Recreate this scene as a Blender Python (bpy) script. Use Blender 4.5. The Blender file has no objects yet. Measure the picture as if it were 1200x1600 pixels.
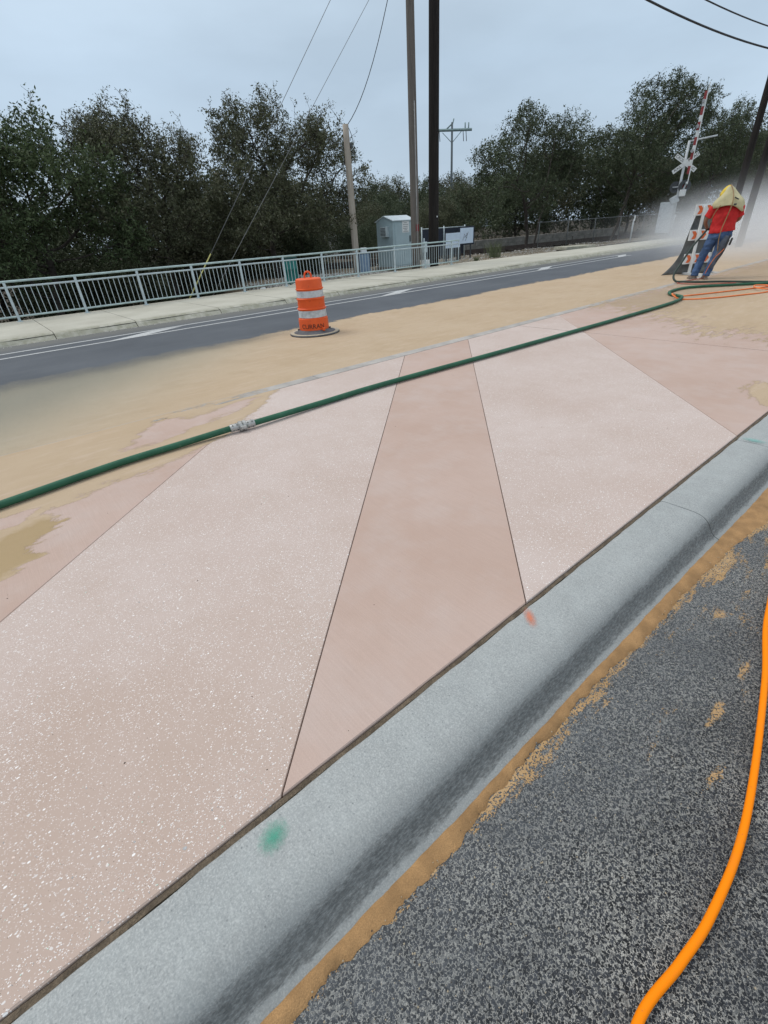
import bpy, bmesh, math, random
import numpy as np
from mathutils import Vector, Matrix

scene = bpy.context.scene
C = scene.collection
rnd = random.Random(7)
rng = np.random.default_rng(11)
R = math.radians

# ------------------------------------------------------------------ camera
CAM_H, F_PX, PITCH, ROLL, AZ = 1.6, 723.0, R(31.0), R(4.1), R(52.0)
cam = bpy.data.cameras.new('camera'); cam_o = bpy.data.objects.new('camera', cam); C.objects.link(cam_o)
fw = Vector((math.cos(AZ)*math.cos(PITCH), math.sin(AZ)*math.cos(PITCH), -math.sin(PITCH)))
rt = Vector((math.sin(AZ), -math.cos(AZ), 0)); up = rt.cross(fw)
rt2 = rt*math.cos(ROLL) - up*math.sin(ROLL); up2 = up*math.cos(ROLL) + rt*math.sin(ROLL)
M3 = Matrix((rt2, up2, -fw)).transposed()
cam_o.matrix_world = Matrix.Translation((0, 0, CAM_H)) @ M3.to_4x4()
cam.sensor_fit = 'VERTICAL'; cam.sensor_height = 36.0; cam.lens = F_PX/1600*36.0
cam.clip_start = 0.05; cam.clip_end = 3000
scene.camera = cam_o

# ------------------------------------------------------------------ sky, sun, exposure
SUN_EL, SUN_AZ = R(58), R(120)          # azimuth measured from +X towards +Y
w = bpy.data.worlds.new('World'); scene.world = w; w.use_nodes = True
nt = w.node_tree; nt.nodes.clear()
wo = nt.nodes.new('ShaderNodeOutputWorld'); bg = nt.nodes.new('ShaderNodeBackground')
sky = nt.nodes.new('ShaderNodeTexSky'); sky.sky_type = 'NISHITA'; sky.sun_disc = False
sky.sun_elevation = SUN_EL; sky.sun_rotation = math.pi/2 - SUN_AZ
sky.air_density = 1.0; sky.dust_density = 3.0
tc = nt.nodes.new('ShaderNodeTexCoord'); sep = nt.nodes.new('ShaderNodeSeparateXYZ')
nt.links.new(tc.outputs['Generated'], sep.inputs[0])
ramp = nt.nodes.new('ShaderNodeValToRGB')      # overcast deck: pale blue-grey low down, whiter and brighter overhead
cr = ramp.color_ramp
cr.elements[0].position = 0.0; cr.elements[0].color = (0.485, 0.60, 0.72, 1)
cr.elements[1].position = 1.0; cr.elements[1].color = (1.0, 1.02, 1.04, 1)
e = cr.elements.new(0.22); e.color = (0.505, 0.635, 0.77, 1)
e = cr.elements.new(0.5); e.color = (0.66, 0.78, 0.88, 1)
nt.links.new(sep.outputs['Z'], ramp.inputs[0])
nz = nt.nodes.new('ShaderNodeTexNoise'); nz.inputs['Scale'].default_value = 2.2; nz.inputs['Detail'].default_value = 5
mp = nt.nodes.new('ShaderNodeMapping'); mp.inputs['Scale'].default_value = (1, 1, 3.0)
nt.links.new(tc.outputs['Generated'], mp.inputs[0]); nt.links.new(mp.outputs[0], nz.inputs['Vector'])
mr = nt.nodes.new('ShaderNodeMapRange'); mr.inputs[1].default_value = .3; mr.inputs[2].default_value = .7
mr.inputs[3].default_value = 8.7; mr.inputs[4].default_value = 11.2
nt.links.new(nz.outputs[0], mr.inputs[0])
mul = nt.nodes.new('ShaderNodeVectorMath'); mul.operation = 'SCALE'
nt.links.new(ramp.outputs[0], mul.inputs[0]); nt.links.new(mr.outputs[0], mul.inputs['Scale'])
mx = nt.nodes.new('ShaderNodeMixRGB'); mx.inputs[0].default_value = 0.9
nt.links.new(sky.outputs[0], mx.inputs[1]); nt.links.new(mul.outputs[0], mx.inputs[2])
nt.links.new(mx.outputs[0], bg.inputs[0]); bg.inputs[1].default_value = 0.1
nt.links.new(bg.outputs[0], wo.inputs[0])
sun = bpy.data.lights.new('sun', 'SUN'); sun.energy = 1.3; sun.angle = R(25); sun.color = (1, .96, .9)
sun_o = bpy.data.objects.new('sun', sun); C.objects.link(sun_o)
sd = Vector((math.cos(SUN_AZ)*math.cos(SUN_EL), math.sin(SUN_AZ)*math.cos(SUN_EL), math.sin(SUN_EL)))
sun_o.rotation_euler = sd.to_track_quat('Z', 'Y').to_euler(); sun_o.location = sd*60
vs = scene.view_settings
scene.display_settings.display_device = 'sRGB'
vs.view_transform = 'Standard'; vs.look = 'None'; vs.exposure = 0.12; vs.gamma = 1; vs.use_curve_mapping = False
scene.render.engine = 'CYCLES'
scene.cycles.volume_bounces = 2; scene.cycles.volume_step_rate = 2.0
scene.cycles.transparent_max_bounces = 16; scene.cycles.max_bounces = 8

# ------------------------------------------------------------------ helpers
def tag(o, label=None, cat=None, group=None, kind=None):
    if label: o['label'] = label
    if cat: o['category'] = cat
    if group: o['group'] = group
    if kind: o['kind'] = kind
    return o
def empty(name, loc=(0, 0, 0), rz=0.0):
    o = bpy.data.objects.new(name, None); C.objects.link(o); o.location = loc; o.rotation_euler = (0, 0, rz)
    o.empty_display_size = .2
    return o
def mesh_from(name, v, f, mats=None, fm=None, smooth=False):
    me = bpy.data.meshes.new(name); me.from_pydata([tuple(p) for p in v], [], f)
    if mats:
        for m in mats: me.materials.append(m)
    if fm is not None and len(fm): me.polygons.foreach_set('material_index', fm)
    if smooth: me.polygons.foreach_set('use_smooth', [True]*len(me.polygons))
    me.update(); return me
def link(name, me, parent=None, loc=None):
    o = bpy.data.objects.new(name, me); C.objects.link(o)
    if parent is not None: o.parent = parent
    if loc is not None: o.location = loc
    return o
def dup(o, parent=None):
    c = o.copy(); C.objects.link(c); c.parent = parent
    for ch in o.children: dup(ch, c)
    return c

class MB:
    def __init__(s): s.v = []; s.f = []; s.m = []; s.mi = 0
    def add(s, v, f):
        n = len(s.v); s.v += [tuple(p) for p in v]; s.f += [tuple(i+n for i in q) for q in f]; s.m += [s.mi]*len(f); return s
    def box(s, c, d, rot=None):
        hx, hy, hz = d[0]/2, d[1]/2, d[2]/2
        v = [Vector((x, y, z)) for x in (-hx, hx) for y in (-hy, hy) for z in (-hz, hz)]
        if rot is not None: v = [rot @ p for p in v]
        v = [p + Vector(c) for p in v]
        return s.add(v, [(0, 1, 3, 2), (4, 6, 7, 5), (0, 4, 5, 1), (2, 3, 7, 6), (0, 2, 6, 4), (1, 5, 7, 3)])
    def bbox(s, c, d, b=.01, rot=None):
        """box with chamfered edges"""
        bm = bmesh.new(); bmesh.ops.create_cube(bm, size=1)
        bmesh.ops.scale(bm, vec=d, verts=bm.verts)
        bmesh.ops.bevel(bm, geom=list(bm.edges), offset=b, segments=2, affect='EDGES', profile=.5)
        bm.verts.index_update()
        v = [p.co.copy() for p in bm.verts]
        if rot is not None: v = [rot @ p for p in v]
        v = [p + Vector(c) for p in v]; f = [tuple(q.index for q in fc.verts) for fc in bm.faces]; bm.free()
        return s.add(v, f)
    def tube(s, pts, r, n=8, cap=True, sq=1.0):
        pts = [Vector(p) for p in pts]; N = len(pts)
        rs = [r]*N if not hasattr(r, '__len__') else r
        T = []
        for i in range(N):
            d = pts[min(i+1, N-1)] - pts[max(i-1, 0)]; T.append(d.normalized() if d.length > 1e-9 else Vector((0, 0, 1)))
        ref = Vector((0, 0, 1)) if abs(T[0].z) < .9 else Vector((1, 0, 0))
        u = ref.cross(T[0]).normalized(); v = []; f = []
        for i in range(N):
            u = (u - T[i]*u.dot(T[i])); u = u.normalized() if u.length > 1e-6 else T[i].orthogonal().normalized()
            w_ = T[i].cross(u)
            for k in range(n):
                a = 2*math.pi*k/n; v.append(pts[i] + u*(math.cos(a)*rs[i]) + w_*(math.sin(a)*rs[i]*sq))
        for i in range(N-1):
            for k in range(n):
                a, b = i*n+k, i*n+(k+1) % n; f.append((a, b, b+n, a+n))
        if cap: f.append(tuple(range(n-1, -1, -1))); f.append(tuple((N-1)*n+k for k in range(n)))
        return s.add(v, f)
    def lathe(s, prof, n=32, c=(0, 0, 0)):
        v = []; f = []; c = Vector(c)
        for r_, z in prof:
            for k in range(n):
                a = 2*math.pi*k/n; v.append(c + Vector((r_*math.cos(a), r_*math.sin(a), z)))
        for i in range(len(prof)-1):
            for k in range(n):
                a, b = i*n+k, i*n+(k+1) % n; f.append((a, b, b+n, a+n))
        f.append(tuple(range(n-1, -1, -1))); f.append(tuple((len(prof)-1)*n+k for k in range(n)))
        return s.add(v, f)
    def loft(s, secs, n=16):
        """secs: (centre, rx, ry[, tilt axis Vector normal]) rings in XY unless a normal is given"""
        v = []; f = []
        for q in secs:
            c, rx, ry = Vector(q[0]), q[1], q[2]
            if len(q) > 3:
                nrm = Vector(q[3]).normalized(); x = Vector((1, 0, 0)); x = (x - nrm*x.dot(nrm)).normalized(); y = nrm.cross(x)
            else: x, y = Vector((1, 0, 0)), Vector((0, 1, 0))
            for k in range(n):
                a = 2*math.pi*k/n; v.append(c + x*(rx*math.cos(a)) + y*(ry*math.sin(a)))
        for i in range(len(secs)-1):
            for k in range(n):
                a, b = i*n+k, i*n+(k+1) % n; f.append((a, b, b+n, a+n))
        f.append(tuple(range(n-1, -1, -1))); f.append(tuple((len(secs)-1)*n+k for k in range(n)))
        return s.add(v, f)
    def prism(s, poly, z0, z1):
        n = len(poly); v = [(x, y, z0) for x, y in poly] + [(x, y, z1) for x, y in poly]
        f = [tuple(range(n-1, -1, -1)), tuple(range(n, 2*n))] + [(i, (i+1) % n, n+(i+1) % n, n+i) for i in range(n)]
        return s.add(v, f)
    def mesh(s, name, mats, smooth=False):
        return mesh_from(name, s.v, s.f, mats if isinstance(mats, (list, tuple)) else [mats], s.m, smooth)
    def build(s, name, mats, parent=None, smooth=False, world=False):
        if world and parent is not None:
            o_ = parent.location; s.v = [(x-o_.x, y-o_.y, z-o_.z) for x, y, z in s.v]
        return link(name, s.mesh(name, mats, smooth), parent)
    def thing(s, name, mats, label, cat, group=None, smooth=False, kind=None):
        """top-level mesh with its origin at its own base"""
        a = np.array(s.v); o_ = Vector(((a[:, 0].min()+a[:, 0].max())/2, (a[:, 1].min()+a[:, 1].max())/2, a[:, 2].min()))
        s.v = [(x-o_.x, y-o_.y, z-o_.z) for x, y, z in s.v]
        o = link(name, s.mesh(name, mats, smooth)); o.location = o_
        return tag(o, label, cat, group, kind)

def spline(pts, k=8):
    """Catmull-Rom through points"""
    P = [np.array(p, float) for p in pts]; P = [2*P[0]-P[1]] + P + [2*P[-1]-P[-2]]; out = []
    for i in range(1, len(P)-2):
        for j in range(k):
            t = j/k; a, b, c, d = P[i-1], P[i], P[i+1], P[i+2]
            out.append(.5*((2*b)+(-a+c)*t+(2*a-5*b+4*c-d)*t*t+(-a+3*b-3*c+d)*t**3))
    out.append(P[-2]); return [tuple(q) for q in out]
def auto_smooth(o, ang=40):
    me = o.data
    me.polygons.foreach_set('use_smooth', [True]*len(me.polygons))
    bm = bmesh.new(); bm.from_mesh(me)
    for e_ in bm.edges:
        if len(e_.link_faces) == 2 and e_.calc_face_angle(0) > R(ang): e_.smooth = False
    bm.to_mesh(me); bm.free(); return o
def remesh(o, vox, it=6, fac=.5):
    m = o.modifiers.new('r', 'REMESH'); m.mode = 'VOXEL'; m.voxel_size = vox; m.use_smooth_shade = True
    s_ = o.modifiers.new('s', 'SMOOTH'); s_.iterations = it; s_.factor = fac
    dg = bpy.context.evaluated_depsgraph_get(); dg.update()
    me = bpy.data.meshes.new_from_object(o.evaluated_get(dg)); mats = list(o.data.materials)
    o.modifiers.clear(); o.data = me; me.name = o.name
    if not me.materials:
        for q in mats: me.materials.append(q)
    me.polygons.foreach_set('use_smooth', [True]*len(me.polygons)); return o
def text_mesh(body, size, depth=0.0):
    cu = bpy.data.curves.new('t', 'FONT'); cu.body = body; cu.size = size; cu.extrude = depth
    cu.align_x = 'CENTER'; cu.align_y = 'CENTER'; cu.resolution_u = 3
    o = bpy.data.objects.new('t', cu); C.objects.link(o)
    dg = bpy.context.evaluated_depsgraph_get(); dg.update()
    me = bpy.data.meshes.new_from_object(o.evaluated_get(dg)); bpy.data.objects.remove(o)
    return me

def crumple(o, amp, sc, stretch=(1, 1, 1)):
    from mathutils import noise as mn
    me = o.data; nrm = [v_.normal.copy() for v_ in me.vertices]
    for v_, q in zip(me.vertices, nrm):
        p = Vector((v_.co.x*sc*stretch[0], v_.co.y*sc*stretch[1], v_.co.z*sc*stretch[2]))
        v_.co += q*(amp*(mn.noise(p)+.5*mn.noise(p*2.3)-.6*abs(mn.noise(p*1.4+Vector((5, 2, 1))))))
    me.update()
# ------------------------------------------------------------------ materials
class NT:
    def __init__(s, name):
        s.m = bpy.data.materials.new(name); s.m.use_nodes = True; s.t = s.m.node_tree; s.t.nodes.clear()
        s.out = s.n('ShaderNodeOutputMaterial'); s.b = s.n('ShaderNodeBsdfPrincipled'); s.l(s.b.outputs[0], s.out.inputs[0])
        s.co = s.n('ShaderNodeTexCoord').outputs['Object']
    def n(s, t, **kw):
        x = s.t.nodes.new(t)
        for k, v in kw.items(): setattr(x, k, v)
        return x
    def l(s, a, b): s.t.links.new(a, b)
    def inp(s, sock, v):
        if hasattr(v, 'is_output'): s.l(v, sock)
        elif isinstance(v, (tuple, list)) and len(v) == 3 and sock.type == 'RGBA': sock.default_value = (*v, 1)
        else: sock.default_value = v
    def mapping(s, scale=(1, 1, 1), rot=(0, 0, 0), src=None):
        x = s.n('ShaderNodeMapping'); s.l(src or s.co, x.inputs[0]); x.inputs['Scale'].default_value = scale; x.inputs['Rotation'].default_value = rot
        return x.outputs[0]
    def noise(s, sc, det=3, rough=.55, vec=None, dist=0):
        x = s.n('ShaderNodeTexNoise'); x.inputs['Scale'].default_value = sc; x.inputs['Detail'].default_value = det
        x.inputs['Roughness'].default_value = rough; x.inputs['Distortion'].default_value = dist; s.l(vec or s.co, x.inputs['Vector']); return x.outputs[0]
    def vor(s, sc, feat='F1', vec=None, rnd=1.0, out='Distance'):
        x = s.n('ShaderNodeTexVoronoi'); x.feature = feat; x.inputs['Scale'].default_value = sc
        x.inputs['Randomness'].default_value = rnd; s.l(vec or s.co, x.inputs['Vector']); return x.outputs[out]
    def rng(s, v, a, b, c=0., d=1., smooth=False):
        x = s.n('ShaderNodeMapRange'); s.inp(x.inputs[0], v)
        if smooth: x.interpolation_type = 'SMOOTHSTEP'
        for i, q in enumerate((a, b, c, d)): s.inp(x.inputs[i+1], q)
        return x.outputs[0]
    def math(s, op, a, b=0.):
        x = s.n('ShaderNodeMath', operation=op); s.inp(x.inputs[0], a); s.inp(x.inputs[1], b); return x.outputs[0]
    def mix(s, f, a, b, bt='MIX'):
        x = s.n('ShaderNodeMixRGB', blend_type=bt); s.inp(x.inputs[0], f); s.inp(x.inputs[1], a); s.inp(x.inputs[2], b); return x.outputs[0]
    def ramp(s, v, stops, interp='LINEAR'):
        x = s.n('ShaderNodeValToRGB'); s.l(v, x.inputs[0]); cr = x.color_ramp; cr.interpolation = interp
        cr.elements[0].position = stops[0][0]; cr.elements[0].color = (*stops[0][1], 1)
        cr.elements[1].position = stops[-1][0]; cr.elements[1].color = (*stops[-1][1], 1)
        for p, c_ in stops[1:-1]: cr.elements.new(p).color = (*c_, 1)
        return x.outputs[0]
    def bump(s, h, strength=.3, dist=.01):
        x = s.n('ShaderNodeBump'); x.inputs['Strength'].default_value = strength; x.inputs['Distance'].default_value = dist
        s.l(h, x.inputs['Height']); s.l(x.outputs[0], s.b.inputs['Normal']); return x
    def xyz(s):
        x = s.n('ShaderNodeSeparateXYZ'); s.l(s.co, x.inputs[0]); return x.outputs
    def set(s, col=None, rough=None, metal=None, spec=None):
        if col is not None: s.inp(s.b.inputs['Base Color'], col)
        if rough is not None: s.inp(s.b.inputs['Roughness'], rough)
        if metal is not None: s.inp(s.b.inputs['Metallic'], metal)
        if spec is not None: s.inp(s.b.inputs['Specular IOR Level'], spec)
        return s.m
def simple(name, col, rough=.7, var=.18, sc=6., bump=.0, bsc=60., metal=0., spec=.4, fine=0.0):
    t = NT(name); n_ = t.noise(sc, 5)
    lo = tuple(c*(1-var) for c in col); hi = tuple(min(1, c*(1+var)) for c in col)
    c_ = t.mix(t.rng(n_, .3, .7), lo, hi)
    if fine: c_ = t.mix(t.rng(t.noise(bsc*1.7, 2), .35, .65, 0, fine), c_, tuple(c*.55 for c in col))
    if bump: t.bump(t.noise(bsc, 4), bump, .01)
    return t.set(c_, rough, metal, spec)

# pink plain (brushed) concrete: broom lines run across the kerb direction
def mat_pink():
    t = NT('pink_brushed_concrete')
    base = t.mix(t.rng(t.noise(.9, 4, .6), .32, .68), (.455, .322, .262), (.52, .396, .343))
    base = t.mix(t.rng(t.noise(3.1, 5, .6), .45, .75, 0, .5), base, (.53, .445, .41))
    base = t.mix(t.rng(t.noise(2.2, 6, .65, dist=.6), .56, .78, 0, .4), base, (.43, .30, .235))
    broom = t.noise(1, 3, .6, vec=t.mapping((150, 5, 1)))
    base = t.mix(t.rng(broom, .35, .7, 0, .25), base, (.37, .275, .235))
    specks = t.rng(t.vor(70), .10, .05); base = t.mix(t.math('MULTIPLY', specks, .35), base, (.62, .56, .53))
    grain = t.noise(260, 2); base = t.mix(t.rng(grain, .35, .65, 0, .18), base, (.30, .22, .19))
    h = t.math('ADD', t.math('MULTIPLY', broom, .6), t.math('MULTIPLY', grain, .5)); t.bump(h, .25, .004)
    return t.set(base, .85, spec=.25)
# exposed aggregate: chips of several sizes in a pink matrix
def mat_aggregate():
    t = NT('exposed_aggregate_concrete')
    base = t.mix(t.rng(t.noise(.7, 4, .6), .32, .68), (.475, .375, .33), (.54, .452, .415))
    base = t.mix(t.rng(t.noise(4, 5, .6), .4, .75, 0, .4), base, (.425, .325, .27))
    gd = t.n('ShaderNodeTexGradient', gradient_type='SPHERICAL'); mpn = t.n('ShaderNodeMapping'); t.l(t.co, mpn.inputs[0]); mpn.inputs['Location'].default_value = (.16, -.42, 0); mpn.inputs['Scale'].default_value = (.45, .5, 0); t.l(mpn.outputs[0], gd.inputs[0])
    base = t.mix(t.math('MULTIPLY', t.rng(t.math('ADD', gd.outputs[1], t.math('MULTIPLY', t.math('SUBTRACT', t.noise(2.2, 5, .65), .5), .7)), .15, .8), .55), base, (.41, .30, .238))
    dens = t.rng(t.noise(1.7, 4, .6), .35, .66)
    vv = t.mapping((1, 1.5, 1), (0, 0, .5))
    def chips(sc, thr, amt, a, b):
        x = t.n('ShaderNodeTexVoronoi'); x.inputs['Scale'].default_value = sc; t.l(vv, x.inputs['Vector'])
        s3 = t.n('ShaderNodeSeparateColor'); t.l(x.outputs['Color'], s3.inputs[0])
        size = t.rng(s3.outputs[0], 0., 1., thr*.15, thr)
        keep = t.math('LESS_THAN', s3.outputs[1], t.rng(dens, 0, 1, amt*.45, amt))
        inside = t.math('LESS_THAN', x.outputs['Distance'], size)
        return t.math('MULTIPLY', inside, keep), t.mix(s3.outputs[2], a, b)
    m1, c1 = chips(185, .44, .72, (.58, .49, .45), (.80, .755, .735)); base = t.mix(m1, base, c1)
    m2, c2 = chips(105, .40, .40, (.60, .52, .49), (.78, .745, .72)); base = t.mix(m2, base, c2)
    m3, c3 = chips(62, .34, .22, (.60, .56, .54), (.82, .79, .77)); base = t.mix(m3, base, c3)
    m4, c4 = chips(150, .30, .22, (.20, .15, .12), (.30, .23, .2)); base = t.mix(m4, base, c4)
    h = t.math('ADD', t.math('ADD', m1, m2), m3); t.bump(h, .28, .003)
    return t.set(base, .8, spec=.3)
def mat_kerb():
    t = NT('grey_kerb_concrete')
    base = t.mix(t.rng(t.noise(1.6, 5, .6), .3, .7), (.288, .300, .298), (.348, .360, .355))
    base = t.mix(t.rng(t.noise(9, 5, .6), .42, .75, 0, .4), base, (.42, .445, .44))
    br = t.noise(1, 3, .6, vec=t.mapping((170, 14, 14)))
    base = t.mix(t.rng(br, .42, .7, 0, .32), base, (.225, .245, .255))
    gr = t.noise(190, 3, .65); base = t.mix(t.rng(gr, .47, .64, 0, .6), base, (.485, .50, .49))
    gd = t.noise(150, 3, .65); base = t.mix(t.rng(gd, .50, .68, 0, .38), base, (.17, .185, .19))
    pv_ = t.rng(t.vor(34), .12, .05); base = t.mix(t.math('MULTIPLY', pv_, .5), base, (.10, .11, .115))
    # kerb face shade and road grime painted into the colour: soft darkening, gritty band
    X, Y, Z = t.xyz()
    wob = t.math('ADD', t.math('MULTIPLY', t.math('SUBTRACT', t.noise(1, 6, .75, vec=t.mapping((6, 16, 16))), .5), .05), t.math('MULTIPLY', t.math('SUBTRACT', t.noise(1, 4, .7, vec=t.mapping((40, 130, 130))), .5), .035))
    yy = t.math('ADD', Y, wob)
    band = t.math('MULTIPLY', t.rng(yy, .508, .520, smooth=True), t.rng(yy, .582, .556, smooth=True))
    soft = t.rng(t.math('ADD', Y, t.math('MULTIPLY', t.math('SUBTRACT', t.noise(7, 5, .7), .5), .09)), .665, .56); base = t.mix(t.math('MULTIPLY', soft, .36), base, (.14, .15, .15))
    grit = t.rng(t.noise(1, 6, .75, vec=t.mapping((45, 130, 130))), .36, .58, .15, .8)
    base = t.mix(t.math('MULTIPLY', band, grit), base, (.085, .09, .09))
    h = t.math('ADD', t.math('ADD', br, gr), t.math('MULTIPLY', t.math('MULTIPLY', band, t.noise(95, 5, .7)), 6.)); t.bump(h, .3, .004)
    return t.set(base, .85, spec=.25)
def mat_near_asphalt():
    t = NT('coarse_asphalt')
    wv = t.n('ShaderNodeVectorMath', operation='SCALE'); nv_ = t.n('ShaderNodeTexNoise'); nv_.inputs['Scale'].default_value = 130; nv_.inputs['Detail'].default_value = 2; t.l(t.co, nv_.inputs['Vector'])
    t.l(nv_.outputs['Color'], wv.inputs[0]); wv.inputs['Scale'].default_value = .0085
    av = t.n('ShaderNodeVectorMath', operation='ADD'); t.l(t.co, av.inputs[0]); t.l(wv.outputs[0], av.inputs[1]); V = av.outputs[0]
    edge = t.vor(132, 'DISTANCE_TO_EDGE', vec=V); cell = t.n('ShaderNodeSeparateColor'); t.l(t.vor(132, 'F1', vec=V, out='Color'), cell.inputs[0])
    f1 = t.vor(132, 'F1', vec=V)
    wear = t.rng(t.noise(2.1, 5, .65), .32, .68)
    stone = t.mix(cell.outputs[0], (.010, .011, .013), (.062, .067, .076))
    stone = t.mix(t.math('MULTIPLY', t.math('GREATER_THAN', cell.outputs[1], .86), .8), stone, (.20, .20, .19))
    ew_ = t.rng(t.noise(105, 3, .68), .44, .62, .002, .27)
    lightm = t.math('MULTIPLY', t.rng(edge, ew_, t.math('MULTIPLY', ew_, .45)), t.rng(wear, 0, 1, .4, 1.))
    fine = t.noise(420, 2); lc = t.mix(t.rng(fine, .35, .65), (.24, .24, .235), (.58, .56, .50))
    col = t.mix(lightm, stone, lc); col = t.mix(t.rng(t.noise(.9, 5, .65), .45, .7, 0, .45), col, (.028, .031, .037))
    col = t.mix(t.rng(t.noise(260, 2), .56, .66, 0, .8), col, (.013, .014, .016))
    h = t.math('ADD', t.math('MULTIPLY', f1, -1.2), t.math('MULTIPLY', fine, .35))
    # fine grey dust lying in the texture by the gutter
    X, Y, Z = t.xyz()
    dust = t.math('MULTIPLY', t.rng(t.math('ADD', Y, t.math('MULTIPLY', t.noise(3, 4), .5)), .28, .80), .6)
    col = t.mix(t.math('MULTIPLY', dust, t.rng(t.noise(9, 5, .7), .3, .7, .4, 1.)), col, (.165, .18, .195))
    t.bump(h, .8, .006)
    return t.set(col, .82, spec=.3)
def mat_far_asphalt():
    t = NT('fresh_asphalt')
    col = t.mix(t.rng(t.noise(.6, 5, .6), .3, .7), (.062, .070, .083), (.092, .102, .118))
    col = t.mix(t.rng(t.noise(90, 3), .5, .75, 0, .5), col, (.17, .18, .19))
    st = t.noise(1, 4, .6, vec=t.mapping((.25, 3.5, 1))); col = t.mix(t.rng(st, .5, .8, 0, .35), col, (.13, .14, .15))
    X, Y, Z = t.xyz()
    g = t.rng(t.math('ADD', Y, t.math('MULTIPLY', t.noise(2.5, 4), .5)), 12.45, 13.1); col = t.mix(t.math('MULTIPLY', g, .6), col, (.17, .165, .145))
    t.bump(t.noise(120, 3), .35, .006)
    return t.set(col, .8, spec=.35)
def mat_sand(film=True, damp=False):
    t = NT('damp_sand_film' if damp else 'sand_film' if film else 'sand')
    col = t.mix(t.rng(t.noise(.8, 5, .6), .3, .7), (.455, .345, .238), (.495, .388, .282))
    col = t.mix(t.rng(t.noise(1.9, 5, .6), .52, .74, 0, .45), col, (.385, .285, .185))
    stv = t.mapping((1.2, 7, 1), (0, 0, -.15)); st = t.noise(1, 5, .65, vec=stv)
    col = t.mix(t.rng(st, .5, .72, 0, .3), col, (.55, .43, .31))
    col = t.mix(t.rng(t.noise(1, 6, .7, vec=t.mapping((2.2, 9, 1), (0, 0, -.2))), .52, .70, 0, .6), col, (.55, .435, .345))
    if damp: col = t.mix(t.rng(t.noise(12, 4), .3, .7), (.41, .26, .125), (.47, .32, .18))
    gr = t.noise(300, 2); col = t.mix(t.rng(gr, .35, .65, 0, .25), col, (.30, .205, .10))
    if film:
        dp = t.n('ShaderNodeAttribute'); dp.attribute_name = 'damp'; col = t.mix(t.rng(t.math('ADD', dp.outputs['Fac'], t.math('MULTIPLY', t.math('SUBTRACT', t.noise(7, 5, .7), .5), .9)), .35, .6, 0, .85), col, (.36, .262, .145))
        gy = t.n('ShaderNodeAttribute'); gy.attribute_name = 'grey'; col = t.mix(gy.outputs['Fac'], col, (.33, .315, .255))
    t.set(col, .95, spec=.1)
    if film:
        a = t.n('ShaderNodeAttribute'); a.attribute_name = 'cover'; cv = a.outputs['Fac']
        n1 = t.noise(1, 6, .68, vec=t.mapping((3.2, 11, 1), (0, 0, -.12))); n2 = t.noise(26, 4, .7)
        nn = t.math('ADD', t.math('MULTIPLY', t.math('SUBTRACT', n1, .5), 1.7), t.math('MULTIPLY', t.math('SUBTRACT', n2, .5), .5))
        g2 = t.math('MULTIPLY', t.math('SUBTRACT', t.noise(240, 2, .6), .5), .55); e_ = t.math('ADD', t.math('ADD', cv, nn), g2); sharp = t.math('GREATER_THAN', e_, .47)
        soft = a.outputs['Fac']
        thin = t.n('ShaderNodeAttribute'); thin.attribute_name = 'thick'
        stp = t.math('LESS_THAN', t.rng(t.noise(130 if damp else 330, 2, .6), .30, .70), thin.outputs['Fac']); al = t.math('MULTIPLY', sharp, stp)
        tr = t.n('ShaderNodeBsdfTransparent'); ms = t.n('ShaderNodeMixShader')
        t.l(al, ms.inputs[0]); t.l(tr.outputs[0], ms.inputs[1]); t.l(t.b.outputs[0], ms.inputs[2]); t.l(ms.outputs[0], t.out.inputs[0])
    t.bump(t.math('ADD', gr, t.math('MULTIPLY', st, 2)), .2, .006)
    return t.m
def mat_sidewalk():
    t = NT('old_sidewalk_concrete')
    col = t.mix(t.rng(t.noise(.9, 5, .6), .3, .7), (.40, .385, .325), (.50, .485, .42))
    col = t.mix(t.rng(t.noise(40, 4), .5, .8, 0, .4), col, (.30, .285, .235))
    X, Y, Z = t.xyz()
    k = t.math('MULTIPLY', t.rng(Y, 13.62, 13.42), t.rng(t.noise(6, 5, .7), .35, .6)); col = t.mix(t.math('MULTIPLY', k, .75), col, (.25, .245, .18))
    t.bump(t.noise(90, 4), .25, .006)
    return t.set(col, .9, spec=.2)
def mat_leaf(name, a, b, tip):
    t = NT(name); g = t.n('ShaderNodeNewGeometry').outputs['Random Per Island']
    col = t.mix(g, a, b); col = t.mix(t.rng(t.math('FRACT', t.math('MULTIPLY', g, 17.3)), .86, .95), col, tip)
    pn = t.noise(.9, 3); col = t.mix(t.rng(pn, .4, .65, 0, .5), col, tuple(q*.55 for q in a))
    t.set(col, .65, spec=.25)
    tl = t.n('ShaderNodeBsdfTranslucent'); t.l(col, tl.inputs[0]); ms = t.n('ShaderNodeMixShader'); ms.inputs[0].default_value = .18
    t.l(t.b.outputs[0], ms.inputs[1]); t.l(tl.outputs[0], ms.inputs[2]); t.l(ms.outputs[0], t.out.inputs[0])
    return t.m
def mat_wood(name, a, b):
    t = NT(name); n_ = t.noise(1, 5, .65, vec=t.mapping((28, 28, 1.2))); col = t.mix(t.rng(n_, .3, .7), a, b)
    cr_ = t.noise(1, 3, .6, vec=t.mapping((60, 60, 2))); col = t.mix(t.rng(cr_, .6, .7, 0, .6), col, tuple(q*.35 for q in a))
    t.bump(n_, .6, .02); return t.set(col, .9, spec=.15)
def mat_paint_line():
    t = NT('worn_white_road_paint'); col = t.mix(t.rng(t.noise(30, 5, .7), .45, .72, 0, .75), (.52, .53, .53), (.12, .13, .14)); return t.set(col, .7)
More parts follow.
